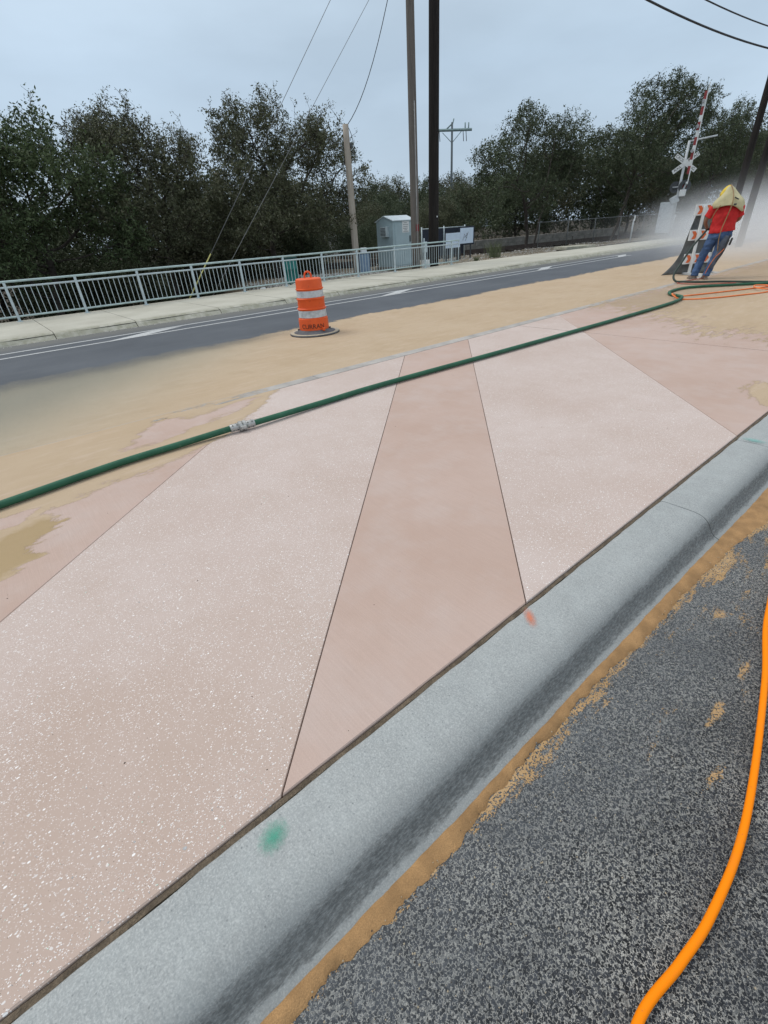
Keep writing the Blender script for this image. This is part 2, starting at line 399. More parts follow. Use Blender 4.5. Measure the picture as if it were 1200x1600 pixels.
def mat_hose():
    t = NT('green_hose_rubber'); col = t.mix(t.rng(t.noise(4, 5, .6), .3, .7), (.017, .082, .046), (.030, .125, .072))
    col = t.mix(t.rng(t.noise(16, 5, .7), .58, .75, 0, .45), col, (.13, .16, .11)); X, Y, Z = t.xyz()
    t.bump(t.noise(160, 3), .3, .003); return t.set(col, .6, spec=.3)
def mat_drum():
    t = NT('orange_drum_plastic'); col = t.mix(t.rng(t.noise(3, 4), .3, .7), (.66, .085, .016), (.80, .125, .025))
    col = t.mix(t.rng(t.noise(14, 6, .75), .60, .72, 0, .7), col, (.14, .05, .03)); t.bump(t.noise(9, 3), .2, .01); return t.set(col, .5, spec=.35)
def mat_reflective():
    t = NT('dirty_white_reflective_sheet'); col = t.mix(t.rng(t.noise(10, 6, .7), .45, .75), (.55, .58, .60), (.27, .29, .30)); return t.set(col, .45)

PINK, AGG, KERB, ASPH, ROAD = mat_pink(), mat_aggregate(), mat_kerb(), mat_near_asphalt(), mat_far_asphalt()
FILM, DAMP, WALK, LINE, HOSE = mat_sand(True), mat_sand(True, True), mat_sidewalk(), mat_paint_line(), mat_hose()
STRIP = simple('pale_edge_concrete', (.40, .375, .35), .9, .2, 5, .2, 90, fine=.3)
DIRT = simple('dark_joint_dirt', (.045, .038, .03), .95, .3, 20, .5, 80)
FIBRE = simple('brown_fibre_board', (.15, .115, .08), .95, .4, 30, .8, 120, fine=.7)
EARTH = simple('dry_earth', (.17, .135, .09), .95, .35, 2., .6, 30, fine=.4)
LITTER = simple('dark_leaf_litter', (.035, .029, .022), .95, .4, 3., .6, 40)
STEEL = simple('galvanised_steel', (.47, .54, .56), .5, .14, 5, .08, 80, spec=.5)
STEEL_G = simple('greenish_galvanised_steel', (.40, .50, .49), .5, .16, 5, .08, 80, spec=.5)
DRUM, REFL = mat_drum(), mat_reflective()
BLACKR = simple('black_rubber', (.05, .05, .053), .8, .3, 8, .3, 60)
BASER = simple('dusty_rubber_base', (.105, .105, .115), .85, .3, 8, .3, 60)
INK = simple('black_stencil_paint', (.02, .017, .016), .7, .3, 12)
W_GREY = mat_wood('weathered_grey_pole_wood', (.115, .10, .088), (.19, .168, .15))
W_DARK = mat_wood('creosote_black_pole_wood', (.016, .014, .013), (.035, .030, .027))
W_TAN = mat_wood('tan_pole_wood', (.34, .29, .24), (.46, .41, .35))
BARK = simple('dark_oak_bark', (.052, .043, .036), .95, .35, 8, .8, 40)
BOXP = simple('pale_blue_grey_paint', (.37, .47, .50), .5, .08, 2, .03, 30)
ROOFP = simple('pale_metal_roof', (.56, .63, .66), .5, .08, 2)
WHITE = simple('white_paint', (.72, .73, .72), .55, .08, 5)
GREYW = simple('dusty_white_paint', (.50, .53, .55), .6, .12, 6)
t = NT('bright_orange_hose_rubber'); c_ = t.mix(t.rng(t.noise(7, 5, .7), .55, .75, 0, .45), (.95, .24, .0), (.62, .20, .03)); c_ = t.mix(t.rng(t.noise(60, 4, .7), .62, .72, 0, .6), c_, (.30, .12, .03))
t.bump(t.noise(140, 3), .15, .002); ORANGE_H = t.set(c_, .6, spec=.15)
ORANGE_R = simple('orange_air_line', (.80, .20, .05), .6, .12, 6)
ALU = simple('cast_aluminium', (.40, .40, .385), .45, .25, 30, .3, 90, metal=.35, spec=.5)
DARKM = simple('dark_grey_metal', (.06, .065, .07), .6, .3, 8)
RED = simple('red_paint', (.30, .05, .05), .6, .2, 8)
SIGN_OR = simple('orange_sign_sheet', (.72, .16, .05), .6, .2, 10)
TEAL = simple('teal_plastic', (.010, .15, .13), .5, .15, 6)
BLUEB = simple('blue_grey_box_paint', (.17, .25, .36), .5, .1, 6)
YELLOW = simple('yellow_guard_plastic', (.46, .43, .15), .6, .15, 6)
CABLE = simple('black_cable', (.03, .03, .033), .6, .2, 6)
WIRE = simple('grey_wire', (.16, .165, .17), .6, .2, 6)
STONE = simple('pale_limestone', (.42, .40, .37), .95, .4, 5, .4, 30)
WALLC = simple('weathered_concrete_wall', (.24, .225, .20), .95, .3, 2.5, .4, 30)
RAIL = simple('rusty_rail_steel', (.055, .04, .033), .8, .3, 8)
CREAM = simple('pale_house_siding', (.58, .57, .53), .8, .06, 2)
BOARD = simple('pale_blue_board', (.58, .68, .80), .6, .05, 3)
NAVY = simple('dark_screen_fabric', (.022, .027, .042), .85, .2, 8)

# ------------------------------------------------------------------ ground, roads
def sheet(name, xs, ys, zf, mat, cover=None):
    X, Y = np.meshgrid(xs, ys, indexing='ij'); Z = zf(X, Y) if callable(zf) else np.full_like(X, zf)
    v = np.stack([X, Y, Z], -1).reshape(-1, 3); nx, ny = len(xs), len(ys)
    i, j = np.meshgrid(np.arange(nx-1), np.arange(ny-1), indexing='ij'); a = (i*ny+j).ravel()
    f = np.stack([a, a+ny, a+ny+1, a+1], 1)
    if cover is not None:
        cv, th, gyv = cover(X, Y); keep = (cv.ravel()[f].max(1) > .02); f = f[keep]
    me = bpy.data.meshes.new(name); me.from_pydata(v.tolist(), [], f.tolist()); me.materials.append(mat)
    if cover is not None:
        for nm, arr in (('cover', cv), ('thick', th), ('grey', gyv), ('damp', poly_cover(X, Y, DAMP_P, .12))):
            at = me.attributes.new(nm, 'FLOAT', 'POINT'); at.data.foreach_set('value', arr.ravel().astype(np.float32))
    me.polygons.foreach_set('use_smooth', [True]*len(me.polygons)); me.update()
    return link(name, me)
def sstep(x, a, b):
    t = np.clip((x-a)/(b-a), 0, 1); return t*t*(3-2*t)
def hill(x, y):
    z = np.full_like(x, -.03) + .1*sstep(y, 16.9, 17.6)*0
    z = z - 1.6*sstep(y, 17.2, 19.5)*(1-sstep(x, 7.5, 11.))          # creek bank below the bridge railing
    z = np.where((y < 16.5) & (y > -40), -.3, z)
    z = z + .06*np.sin(x*1.3+y*.7)*sstep(y, 18, 20)
    return z
gx = np.concatenate([[-900, -300, -100, -40], np.arange(-20, 60, 1.), np.arange(60, 130, 8.), [160, 250, 500, 1200]])
gy = np.concatenate([[-900, -300, -100, -45, -39], [-20, 0, 10, 16.4], np.arange(16.6, 32, .6), np.arange(32, 90, 5.), [120, 200, 400, 1200]])
g = sheet('ground', gx, gy, hill, EARTH); tag(g, kind='structure')
t_ = NT('earth_and_litter'); X_, Y_, Z_ = t_.xyz()
m_ = t_.math('MULTIPLY', t_.rng(t_.math('ADD', X_, t_.math('MULTIPLY', t_.noise(.4, 4), 4)), 10.5, 12.5, 1, 0), t_.rng(Y_, 17.0, 17.6))
c_ = t_.mix(t_.rng(t_.noise(.5, 6, .6), .3, .7), (.15, .12, .085), (.27, .235, .18))
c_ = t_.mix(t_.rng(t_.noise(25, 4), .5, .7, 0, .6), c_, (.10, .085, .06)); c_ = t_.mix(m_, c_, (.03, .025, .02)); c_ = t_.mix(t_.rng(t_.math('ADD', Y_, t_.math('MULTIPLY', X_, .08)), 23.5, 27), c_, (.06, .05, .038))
t_.bump(t_.noise(20, 4), .6, .03); g.data.materials[0] = t_.set(c_, .95, spec=.1)

asp = sheet('near_road', [-60, -10, 0, 3, 8, 20, 60, 140], [-39, -12, -3, 0, .52], 0.0, ASPH); tag(asp, kind='structure')
asp.name = 'asphalt_road'
def kerb_y(x):
    return np.interp(x, [-60, 22, 31, 45, 70, 140], [13.25, 13.25, 12.75, 11.9, 10.5, 7.5])
rx = np.concatenate([np.arange(-60, 30, 6.), np.arange(30, 141, 5.)])
v = []; f = []
for i, x in enumerate(rx):
    v += [(x, 5.0, 0), (x, 9.0, 0), (x, float(kerb_y(x))+.1, 0)]
    if i: a = 3*(i-1); f += [(a, a+3, a+4, a+1), (a+1, a+4, a+5, a+2)]
far = link('road', mesh_from('road', v, f, [ROAD])); tag(far, kind='structure')

# painted double line with diagonal hatch bars
def ribbon(mb, pts, wd, z):
    for (x0, y0), (x1, y1) in zip(pts[:-1], pts[1:]):
        mb.add([(x0, y0-wd/2, z), (x1, y1-wd/2, z), (x1, y1+wd/2, z), (x0, y0+wd/2, z)], [(0, 1, 2, 3)])
l1 = [(x, 12.22 + .03*math.sin(x*.3)) for x in np.arange(-20, 25.1, 1.5)]; l2 = [(x, 11.62 + .03*math.sin(x*.3)) for x in np.arange(-20, 25.1, 1.5)]
for pts in (l1, l2):
    mb = MB(); ribbon(mb, pts, .10, .004); o = mb.build('road_line', [LINE]); tag(o, kind='structure')
for x0 in (2.1, 9.6, 17.5, 23.8, -6.2):
    mb = MB(); mb.add([(x0, 11.69, .004), (x0+.75, 11.69, .004), (x0+1.75, 12.16, .004), (x0+1.0, 12.16, .004)], [(0, 1, 2, 3)]); tag(mb.build('road_hatch_mark', [LINE]), kind='structure')

# ------------------------------------------------------------------ paved island: base, slabs, edging, kerb
ZP = .13
mb = MB(); mb.box((50, 2.9, .0), (120, 4.28, .20)); isl = mb.build('pavement', [DIRT]); tag(isl, kind='structure')
def clip(poly, p, n_):
    """keep the side of the line through p where (q-p).n <= 0"""
    out = []
    for i in range(len(poly)):
        a, b = poly[i], poly[(i+1) % len(poly)]
        da = (a[0]-p[0])*n_[0]+(a[1]-p[1])*n_[1]; db = (b[0]-p[0])*n_[0]+(b[1]-p[1])*n_[1]
        if da <= 0: out.append(a)
        if da*db < 0: t = da/(da-db); out.append((a[0]+(b[0]-a[0])*t, a[1]+(b[1]-a[1])*t))
    return out
Y0, Y1 = .855, 4.93
def line_at(p, q):   # x as a function of y along a joint
    return lambda y: p[0] + (q[0]-p[0])*(y-p[1])/(q[1]-p[1])
L0 = line_at((-2.10, .85), (-6.3, 4.93)); L1 = line_at((-.43, 2.47), (2.44, 5.03)); L2 = line_at((.15, .82), (4.64, 5.15)); L3 = line_at((1.42, .83), (5.85, 5.05)); L4 = line_at((4.10, .86), (8.34, 5.06))
G = .0035
def slab(a, b, mat, xmin=-40., xmax=110., cuts=()):
    poly = [((a(Y0)+G) if a else xmin, Y0), ((b(Y0)-G) if b else xmax, Y0), ((b(Y1)-G) if b else xmax, Y1), ((a(Y1)+G) if a else xmin, Y1)]
    for p, n_ in cuts: poly = clip(poly, p, n_)
    pb = MB(); n = len(poly); cx = sum(p[0] for p in poly)/n; cy = sum(p[1] for p in poly)/n
    ins = []
    for (x, y) in poly:
        d = math.hypot(x-cx, y-cy); k = 1-.005/d if d > .1 else 1; ins.append((cx+(x-cx)*k, cy+(y-cy)*k))
    v = [(x, y, .09) for x, y in poly] + [(x, y, ZP-.004) for x, y in poly] + [(x, y, ZP) for x, y in ins]
    f = [(i, (i+1) % n, n+(i+1) % n, n+i) for i in range(n)] + [(n+i, n+(i+1) % n, 2*n+(i+1) % n, 2*n+i) for i in range(n)] + [tuple(range(2*n, 3*n))]
    pb.add(v, f); return pb.build('slab', [mat], isl)
T5 = (7.05, 3.0); nR, nL = (1, -.03), (-1, .03)
slab(None, L1, PINK)
slab(L1, L2, AGG); slab(L2, L3, PINK)
slab(L3, L4, AGG, cuts=[((7.038, 3.), (1, .02))]); slab(L3, L4, AGG, cuts=[((7.062, 3.), (-1, -.02))])
slab(L4, None, PINK, cuts=[((7.038, 3.), (1, .02))]); slab(L4, None, PINK, xmax=14., cuts=[((7.062, 3.), (-1, -.02))])
for x in np.arange(14, 70, 6.): slab(None, None, PINK, xmin=x+.004, xmax=x+5.996)
# far edging strip cast in lengths
for i, x in enumerate(np.arange(-15, 60, 3.)):
    mb = MB(); mb.box((x+1.5, 5.025, .0386), (2.992, .165, .182)); mb.build('edging', [STRIP], isl)
# expansion joint board between slabs and kerb
xs = np.arange(-2, 30, .06); fb = MB(); v = []; f = []
for i, x in enumerate(xs):
    a = .001*rnd.uniform(-1, 1); v += [(x, .835, .06), (x, .836+a, .119+.004*rnd.uniform(-1, 1)), (x, .8515, .121+.003*rnd.uniform(-1, 1)), (x, .8515, .06)]
    if i: k = 4*(i-1); f += [(k, k+4, k+5, k+1), (k+1, k+5, k+6, k+2), (k+2, k+6, k+7, k+3)]
fb.add(v, f); fb.build('joint_board', [FIBRE], isl)

# rolled kerb cast in lengths
kerb = empty('kerb'); tag(kerb, kind='structure')
prof = [(.833, .06), (.833, .122), (.828, .127), (.81, .130), (.74, .1305), (.69, .1297), (.65, .128), (.618, .1225), (.594, .113), (.575, .098), (.558, .077), (.545, .053), (.532, .034), (.517, .021), (.50, .014), (.482, .010), (.470, .006), (.462, -.03)]
def kerb_len(x0, x1):
    st = max(2, int((x1-x0)/.05)) if x0 < 6 else max(2, int((x1-x0)/.5)); xs = np.linspace(x0, x1, st); v = []; f = []; n = len(prof)
    for i, x in enumerate(xs):
        ew = min(1, min(i, len(xs)-1-i)/1.0)
        for j, (y, z) in enumerate(prof):
            dz = rnd.uniform(-1, 1)*(.0006 if j < 9 else .0022 if j < 14 else .001); dy = rnd.uniform(-1, 1)*(.0025 if j < 2 else .0008)
            v.append((x, y+dy, z+dz - (.004 if ew == 0 and j > 0 else 0)))
        if i:
            for j in range(n-1): a = (i-1)*n+j; f.append((a, a+1, a+n+1, a+n))
    f.append(tuple(range(n-1, -1, -1))); f.append(tuple((len(xs)-1)*n+j for j in range(n)))
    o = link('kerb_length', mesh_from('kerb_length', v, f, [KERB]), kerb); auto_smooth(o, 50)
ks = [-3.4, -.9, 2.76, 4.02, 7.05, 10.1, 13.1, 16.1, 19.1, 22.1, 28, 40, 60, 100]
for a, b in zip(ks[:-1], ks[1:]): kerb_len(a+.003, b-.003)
mb = MB(); mb.box((40, .66, -.07), (90, .28, .10)); mb.build('kerb_bed', [DIRT], kerb)

# paint marks on the kerb (sprayed survey marks)
def mat_mark(name, col, off=.55):
    t = NT(name); t.set(col, .8)
    gd = t.n('ShaderNodeTexGradient', gradient_type='SPHERICAL'); t.l(t.mapping((1, 1, .0)), gd.inputs[0])
    a = t.math('MULTIPLY', t.rng(t.math('ADD', gd.outputs[1], t.math('MULTIPLY', t.math('SUBTRACT', t.noise(4, 6, .75), .5), 1.1)), .12, .95), t.rng(t.noise(30, 4, .7), .3, .6, .35, .8))
    tr = t.n('ShaderNodeBsdfTransparent'); ms = t.n('ShaderNodeMixShader'); t.l(a, ms.inputs[0]); t.l(tr.outputs[0], ms.inputs[1]); t.l(t.b.outputs[0], ms.inputs[2]); t.l(ms.outputs[0], t.out.inputs[0]); return t.m
def mark(x, y, sx, sy, mat, rz=0):
    me = mesh_from('paint_mark', [(-1, -1, 0), (1, -1, 0), (1, 1, 0), (-1, 1, 0)], [(0, 1, 2, 3)], [mat])
    o = link('paint_mark', me, kerb, (x, y, .1345)); o.scale = (sx, sy, 1); o.rotation_euler = (0, 0, rz)
MG = mat_mark('green_survey_paint', (.05, .36, .24)); MO = mat_mark('orange_survey_paint', (.75, .20, .08))
MB2 = mat_mark('faint_teal_survey_paint', (.20, .46, .42))
mark(.112, .768, .062, .05, MG, .4); mark(1.375, .785, .075, .03, MO, .9); mark(4.06, .735, .05, .10, MB2)

# stone chips standing a little proud of the exposed aggregate
CHIP = []
for nm, c0 in (('white_chip_stone', (.66, .60, .565)), ('pink_chip_stone', (.60, .48, .42)), ('greenish_chip_stone', (.50, .60, .52)), ('grey_chip_stone', (.36, .36, .36))):
    CHIP.append(simple(nm, c0, .6, .2, 60, spec=.4))
def in_quad(x, y, a, b): return a(y)+.01 < x < b(y)-.01 and Y0+.015 < y < Y1-.01
for (a, b, n, xlo, xhi) in ((L1, L2, 6500, -1.2, 4.4), (L3, L4, 3500, 1.4, 6.9)):
    mb = MB(); k = 0
    while k < n:
        y = Y0 + (Y1-Y0)*rnd.random()**1.7; x = rnd.uniform(xlo, xhi)
        if not in_quad(x, y, a, b): continue
        if math.sin(x*5.1+y*3.3)+math.sin(x*2.3-y*6.1+1)+rnd.uniform(-1.6, 1.6) < 0: continue
        k += 1
        s_ = .0017 + .0024*rnd.random()**2 + (.006*rnd.random() if rnd.random() < .025 else 0); el = rnd.uniform(.4, .9); th = rnd.uniform(0, 6.28); nn = rnd.choice((5, 6, 6, 7))
        mb.mi = rnd.choices((0, 1, 2, 3), (10, 4, .8, .5))[0]
        h = .0006+.0006*rnd.random(); pts = []
        for q in range(nn):
            an = 2*math.pi*q/nn + rnd.uniform(-.3, .3); rr = s_*rnd.uniform(.75, 1.1); px, py = rr*math.cos(an), rr*el*math.sin(an)
            pts.append((x+px*math.cos(th)-py*math.sin(th), y+px*math.sin(th)+py*math.cos(th)))
        v = [(px, py, ZP-.0005) for px, py in pts] + [(x+(px-x)*.8, y+(py-y)*.8, ZP+h) for px, py in pts]
        mb.add(v, [(i, (i+1) % nn, nn+(i+1) % nn, nn+i) for i in range(nn)] + [tuple(range(nn, 2*nn))])
    o = mb.build('stone_chips', CHIP, isl); o['kind'] = 'stuff'

mb = MB()
for i in range(170):
    x, y = rnd.uniform(-1, 9), Y0+.02+(Y1-Y0-.04)*rnd.random(); s_ = rnd.choice((.0015, .002, .002, .003, .004)); a = rnd.uniform(0, 6.28); ca, sa = math.cos(a)*s_, math.sin(a)*s_
    mb.add([(x+ca, y+sa, ZP), (x-sa, y+ca*.8, ZP), (x-ca, y-sa, ZP), (x+sa, y-ca*.7, ZP), (x, y, ZP+s_*.9)], [(0, 1, 4), (1, 2, 4), (2, 3, 4), (3, 0, 4)])
tag(mb.build('grit', [simple('dark_grit', (.10, .08, .065), .9)]), 'scattered dark grit specks on the pink paving', 'grit', kind='stuff')
# ------------------------------------------------------------------ sand
def poly_cover(X, Y, poly, soft, hi=0.0):
    P = np.array(poly); inside = np.zeros(X.shape, bool); dmin = np.full(X.shape, 1e9)
    for i in range(len(P)):
        a, b = P[i], P[(i+1) % len(P)]
        cond = ((a[1] > Y) != (b[1] > Y)); xi = (b[0]-a[0])*(Y-a[1])/((b[1]-a[1]) if b[1] != a[1] else 1e-9)+a[0]
        inside ^= cond & (X < xi)
        d = b-a; t = np.clip(((X-a[0])*d[0]+(Y-a[1])*d[1])/(d@d), 0, 1)
        dmin = np.minimum(dmin, np.hypot(X-a[0]-t*d[0], Y-a[1]-t*d[1]))
    sd_ = np.where(inside, dmin, -dmin); return np.clip(.5+sd_/(2*soft), 0, 1.0+hi)
SL = [(-5, 1.6), (-2, 2.3), (-.55, 2.82), (-.27, 2.96), (-.21, 2.99), (-.23, 3.19), (-.07, 3.27), (-.04, 3.35), (-.10, 3.59), (.10, 3.63), (.32, 3.75), (.61, 3.71), (1.01, 3.84), (1.36, 4.0), (1.90, 4.44), (2.38, 4.91), (2.6, 5.2), (1.49, 5.3), (-5, 5.3)]
CL = [(.64, 4.38), (.74, 4.48), (.98, 4.81), (1.15, 4.89), (1.32, 4.69), (1.79, 4.83), (2.11, 4.86), (1.76, 4.61), (1.23, 4.44), (.89, 4.31)]
CL2 = [(-.40, 3.72), (-.17, 3.70), (-.11, 3.68), (-.25, 3.49), (-.42, 3.53)]
SR = [(9.68, 3.3), (10.96, 3.3), (14, 3.2), (20, .9), (8.6, .9), (7.96, 1.70), (8.25, 2.08), (7.62, 2.26), (8.35, 2.96)]
SS = [(9.0, 5.2), (60, 5.2), (60, .9), (8.6, .9), (7.8, 1.6), (8.1, 2.5), (8.6, 3.5), (9.3, 4.4)]
DAMP_P = [(-3, 1.9), (-.6, 2.75), (-.40, 2.89), (-.27, 2.96), (-.19, 2.99), (-.22, 3.15), (-.07, 3.27), (-.02, 3.36), (-.12, 3.48), (-.30, 3.42), (-.5, 3.3), (-3, 2.6)]
SP = [(5.25, 1.17), (5.7, 1.2), (5.6, .86), (4.85, .86), (5.02, .98)]
def cov_island(X, Y):
    c = poly_cover(X, Y, SL, .12, .5)
    c = np.minimum(c, 1-1.3*poly_cover(X, Y, CL, .14)); c = np.minimum(c, 1-.8*poly_cover(X, Y, CL2, .05))
    c = np.maximum(c, poly_cover(X, Y, SR, .8)*.92); c = np.maximum(c, poly_cover(X, Y, SS, 1.0)*.80); c = np.maximum(c, poly_cover(X, Y, SP, .12)*.9)
    edge = sstep(Y, 4.92, 4.95); c = c*(1-edge*np.where(X < 9, .12+.75*np.clip((X-.6)/2.2, 0, 1), .2))
    th = .93 - .30*sstep(X, 8.5, 10.)*(1-poly_cover(X, Y, SR, .5)) + 0*X
    return c, th, 0*X
ix = np.concatenate([np.arange(-4, 3.2, .035), np.arange(3.2, 22, .12), np.arange(22, 60.1, 1.)]); iy = np.arange(.86, 5.1, .035)
o = sheet('sand_film', ix, iy, ZP+.0005, FILM, cov_island); tag(o, 'thin film of tan blasting sand swept over the pink paved island', 'sand', kind='stuff')
def cov_road(X, Y):
    wob = .07*np.sin(X*1.1)+.04*np.sin(X*2.7+1)+.03*np.sin(X*7.3)+.02*np.sin(X*13.1)
    e_ = 9.05 + .12*np.clip(X, 0, 4)/4 + wob
    c = np.clip(.5+(e_-Y)/.5, 0, 1)
    full = sstep(X + (7.4-Y)*1.25, -.6, 4.2)
    edge = sstep(e_-Y, .0, .9)
    thick = np.clip(.50+.45*full, 0, 1)*(.45+.55*np.maximum(edge, sstep(X, 3, 7)))+.12
    return np.maximum(c, 0), np.clip(thick, 0, .97), .9*(1-full)
rxs = np.concatenate([np.arange(-8, 9, .06), np.arange(9, 24, .2), np.arange(24, 80, 1.)]); rys = np.arange(5.11, 10.2, .06)
o = sheet('sand_film', rxs, rys, .0006, FILM, cov_road); tag(o, 'tan blasting sand covering the near lane of the far road', 'sand', kind='stuff')
# gutter sand: a low ragged ridge with real height
xs = np.arange(-1.2, 14, .012); v = []; f = []
ph = [rnd.uniform(0, 6.28) for _ in range(8)]
def wig(x, k): return sum(math.sin(x*fq+ph[(i+k) % 8])*am for i, (fq, am) in enumerate(((2.3, .5), (5.1, .4), (11.7, .3), (27, .22), (61, .16), (113, .1))))
for i, x in enumerate(xs):
    y1 = .492 + .004*wig(x, 0); wide = .034 + .018*max(-.9, wig(x*.8, 3)) + max(0, (x-1.2))*.035
    y0 = y1 - max(.008, min(wide, .30)) + .004*rnd.uniform(-1, 1); h = .010+.003*wig(x, 5)
    for q, (s_, hz) in enumerate(((0, 0), (.12, .55), (.35, .95), (.65, 1.0), (.88, .5), (1, .1))):
        v.append((x, y0+(y1-y0)*s_, .0015+max(.002, h)*hz+rnd.uniform(-1, 1)*.0009*(0 < q < 5) + (.010*s_ if q > 2 else 0)))
    if i:
        for q in range(5): a = (i-1)*6+q; f.append((a, a+6, a+7, a+1))
o = link('gutter_sand', mesh_from('gutter_sand', v, f, [simple('damp_orange_sand', (.385, .225, .10), .95, .28, 14, .5, 200, fine=.5)], smooth=True))
tag(o, 'ragged ridge of orange sand lying along the kerb gutter', 'sand', kind='stuff')
def cov_gutter(X, Y):
    c = np.clip(.60*(1-np.abs(Y-.47)/(.085+.10*np.clip(X-.5, 0, 4))), 0, 1)
    c = np.maximum(c, .58*sstep(X, 1.5, 3.2)*sstep(Y, .05, .40))
    for (x, y, rx_, ry_, a) in ((1.85, .10, .13, .03, .55), (1.56, .095, .13, .022, .55), (1.31, .015, .12, .02, .52), (.845, .13, .02, .012, .55), (2.2, .22, .3, .09, .5), (1.4, .2, .2, .07, .40), (1.5, .05, .4, .08, .30)):
        c = np.maximum(c, a*np.exp(-(((X-x)/rx_)**2+((Y-y)/ry_)**2)))
    return c, np.full_like(X, .62), 0*X
o = sheet('sand_film', np.concatenate([np.arange(-.6, 4, .02), np.arange(4, 14, .1)]), np.arange(-.2, .475, .02), .0012, DAMP, cov_gutter); tag(o, 'loose sand dusted into the texture of the coarse near asphalt', 'sand', kind='stuff')

mb = MB()
for i in range(1500):
    x = rnd.uniform(-.3, 5); y = .46-abs(rnd.gauss(0, .20)); s_ = rnd.choice((.0012, .0016, .002, .003)); mb.mi = rnd.choices((0, 1), (3, 1))[0]; a = rnd.uniform(0, 6.28); ca, sa = math.cos(a)*s_, math.sin(a)*s_
    z = .0005+(.010 if y > .40 else 0); mb.add([(x+ca, y+sa, z), (x-sa, y+ca*.8, z), (x-ca, y-sa, z), (x+sa, y-ca*.7, z), (x, y, z+s_*1.1)], [(0, 1, 4), (1, 2, 4), (2, 3, 4), (3, 0, 4)])
tag(mb.build('grit', [simple('pale_sandy_grit', (.46, .38, .27), .9), simple('dark_gutter_grit', (.06, .05, .045), .9)]), 'loose sandy grit scattered on the coarse asphalt by the gutter', 'grit', kind='stuff')
# ------------------------------------------------------------------ far sidewalk: kerbed slabs
sw = empty('sidewalk'); tag(sw, kind='structure')
def walk_back(x): return float(np.interp(x, [-60, 19, 24, 31, 45, 70, 140], [17.05, 17.05, 16.7, 15.9, 14.8, 13.2, 10.2]))
joints = [-12, -8.2, -4.6, -1.6, 1.33, 3.1, 5.28, 7.3, 9.2, 12.1, 13.25, 15.4, 17.7, 20, 23, 26, 29, 32, 36, 40, 46, 54, 64, 80, 100, 140]
for a, b in zip(joints[:-1], joints[1:]):
    a, b = a+.008, b-.008; xs = np.linspace(a, b, max(2, int((b-a)/.5)+1)); v = []; f = []
    tilt = rnd.uniform(-.006, .006)
    for i, x in enumerate(xs):
        ky, by = float(kerb_y(x)), walk_back(x); u = (x-a)/(b-a)
        for (y, z) in ((ky, -.05), (ky, .0), (ky+.05, .05), (ky+.10, .095), (ky+.15, .122), (ky+.22, .136), (ky+.32, .140), (by-.03, .15), (by, .148), (by, -.3)):
            v.append((x, y+(.012*rnd.uniform(-1, 1) if z < .13 else 0), z+tilt*(u-.5)+.002*rnd.uniform(-1, 1)))
        if i:
            for j in range(9): q = (i-1)*10+j; f.append((q, q+1, q+11, q+10))
    f.append(tuple(range(9, -1, -1))); f.append(tuple((len(xs)-1)*10+j for j in range(10)))
    o = link('slab', mesh_from('slab', v, f, [WALK]), sw); auto_smooth(o, 35)
mb = MB(); mb.box((0, 15.1, -.01), (160, 3.5, .2)); 
for i in range(0): pass
o = MB().box((8, 15.15, -.02), (60, 3.6, .24)).build('slab_bed', [DIRT], sw)
# debris line along the far kerb foot
mb = MB()
for i in range(900):
    x = rnd.uniform(-2, 22); y = float(kerb_y(x)) - abs(rnd.gauss(0, .06)) - .01; s_ = rnd.uniform(.005, .018)
    mb.add([(x-s_, y, .001), (x+s_*.5, y-s_*.8, .001), (x+s_*.6, y+s_*.7, .001), (x, y, s_*.9)], [(0, 1, 3), (1, 2, 3), (2, 0, 3)])
tag(mb.build('kerb_debris', [STONE]), 'pale grit washed along the foot of the far kerb', 'debris', kind='stuff')

# ------------------------------------------------------------------ railing
FY, FZ = 16.75, .15
rail = empty('metal_railing', (1.0, FY, FZ)); tag(rail, 'long pale galvanised pedestrian railing along the back of the far sidewalk', 'railing')
posts = [-5.62, -3.96, -2.3, -.64, 1.02, 2.68, 4.34, 6.0, 7.66, 9.32, 10.98, 12.64, 14.62, 16.42, 18.12]
pm = MB().box((0, 0, .475), (.06, .06, .95)).box((0, 0, .006), (.14, .12, .012)).mesh('post', [STEEL])
for x in posts: o = link('post', pm, rail, (x-1.0, 0, 0))
def hbar(name, z, r, x0, x1, mat): MB().tube([(x-1.0, 0, z+.003*math.sin(x*1.7)) for x in np.linspace(x0, x1, 30)], r, 8).build(name, [mat], rail, True)
hbar('top_rail', .965, .028, posts[0], 18.6, STEEL_G); hbar('middle_rail', .83, .024, posts[0], 18.6, STEEL); hbar('bottom_rail', .125, .024, posts[0], 18.6, STEEL_G)
pk = MB().tube([(0, 0, .12), (0, 0, .84)], .0095, 6).mesh('picket', [STEEL])
for a, b in zip(posts[:-1], posts[1:]):
    n = 11 if b-a < 1.75 else 13
    for k in range(n):
        o = link('picket', pk, rail, (a-1.0+(b-a)*(k+1)/(n+1), 0, 0)); o.rotation_euler = (rnd.uniform(-.004, .004), rnd.uniform(-.006, .006), 0)
for k in range(2): link('picket', pk, rail, (18.27-1.0+.14*k, 0, 0))
MB().tube([(17.6, 0, .965), (17.6, 0, .125)], .024, 8).build('end_post', [STEEL], rail, True)

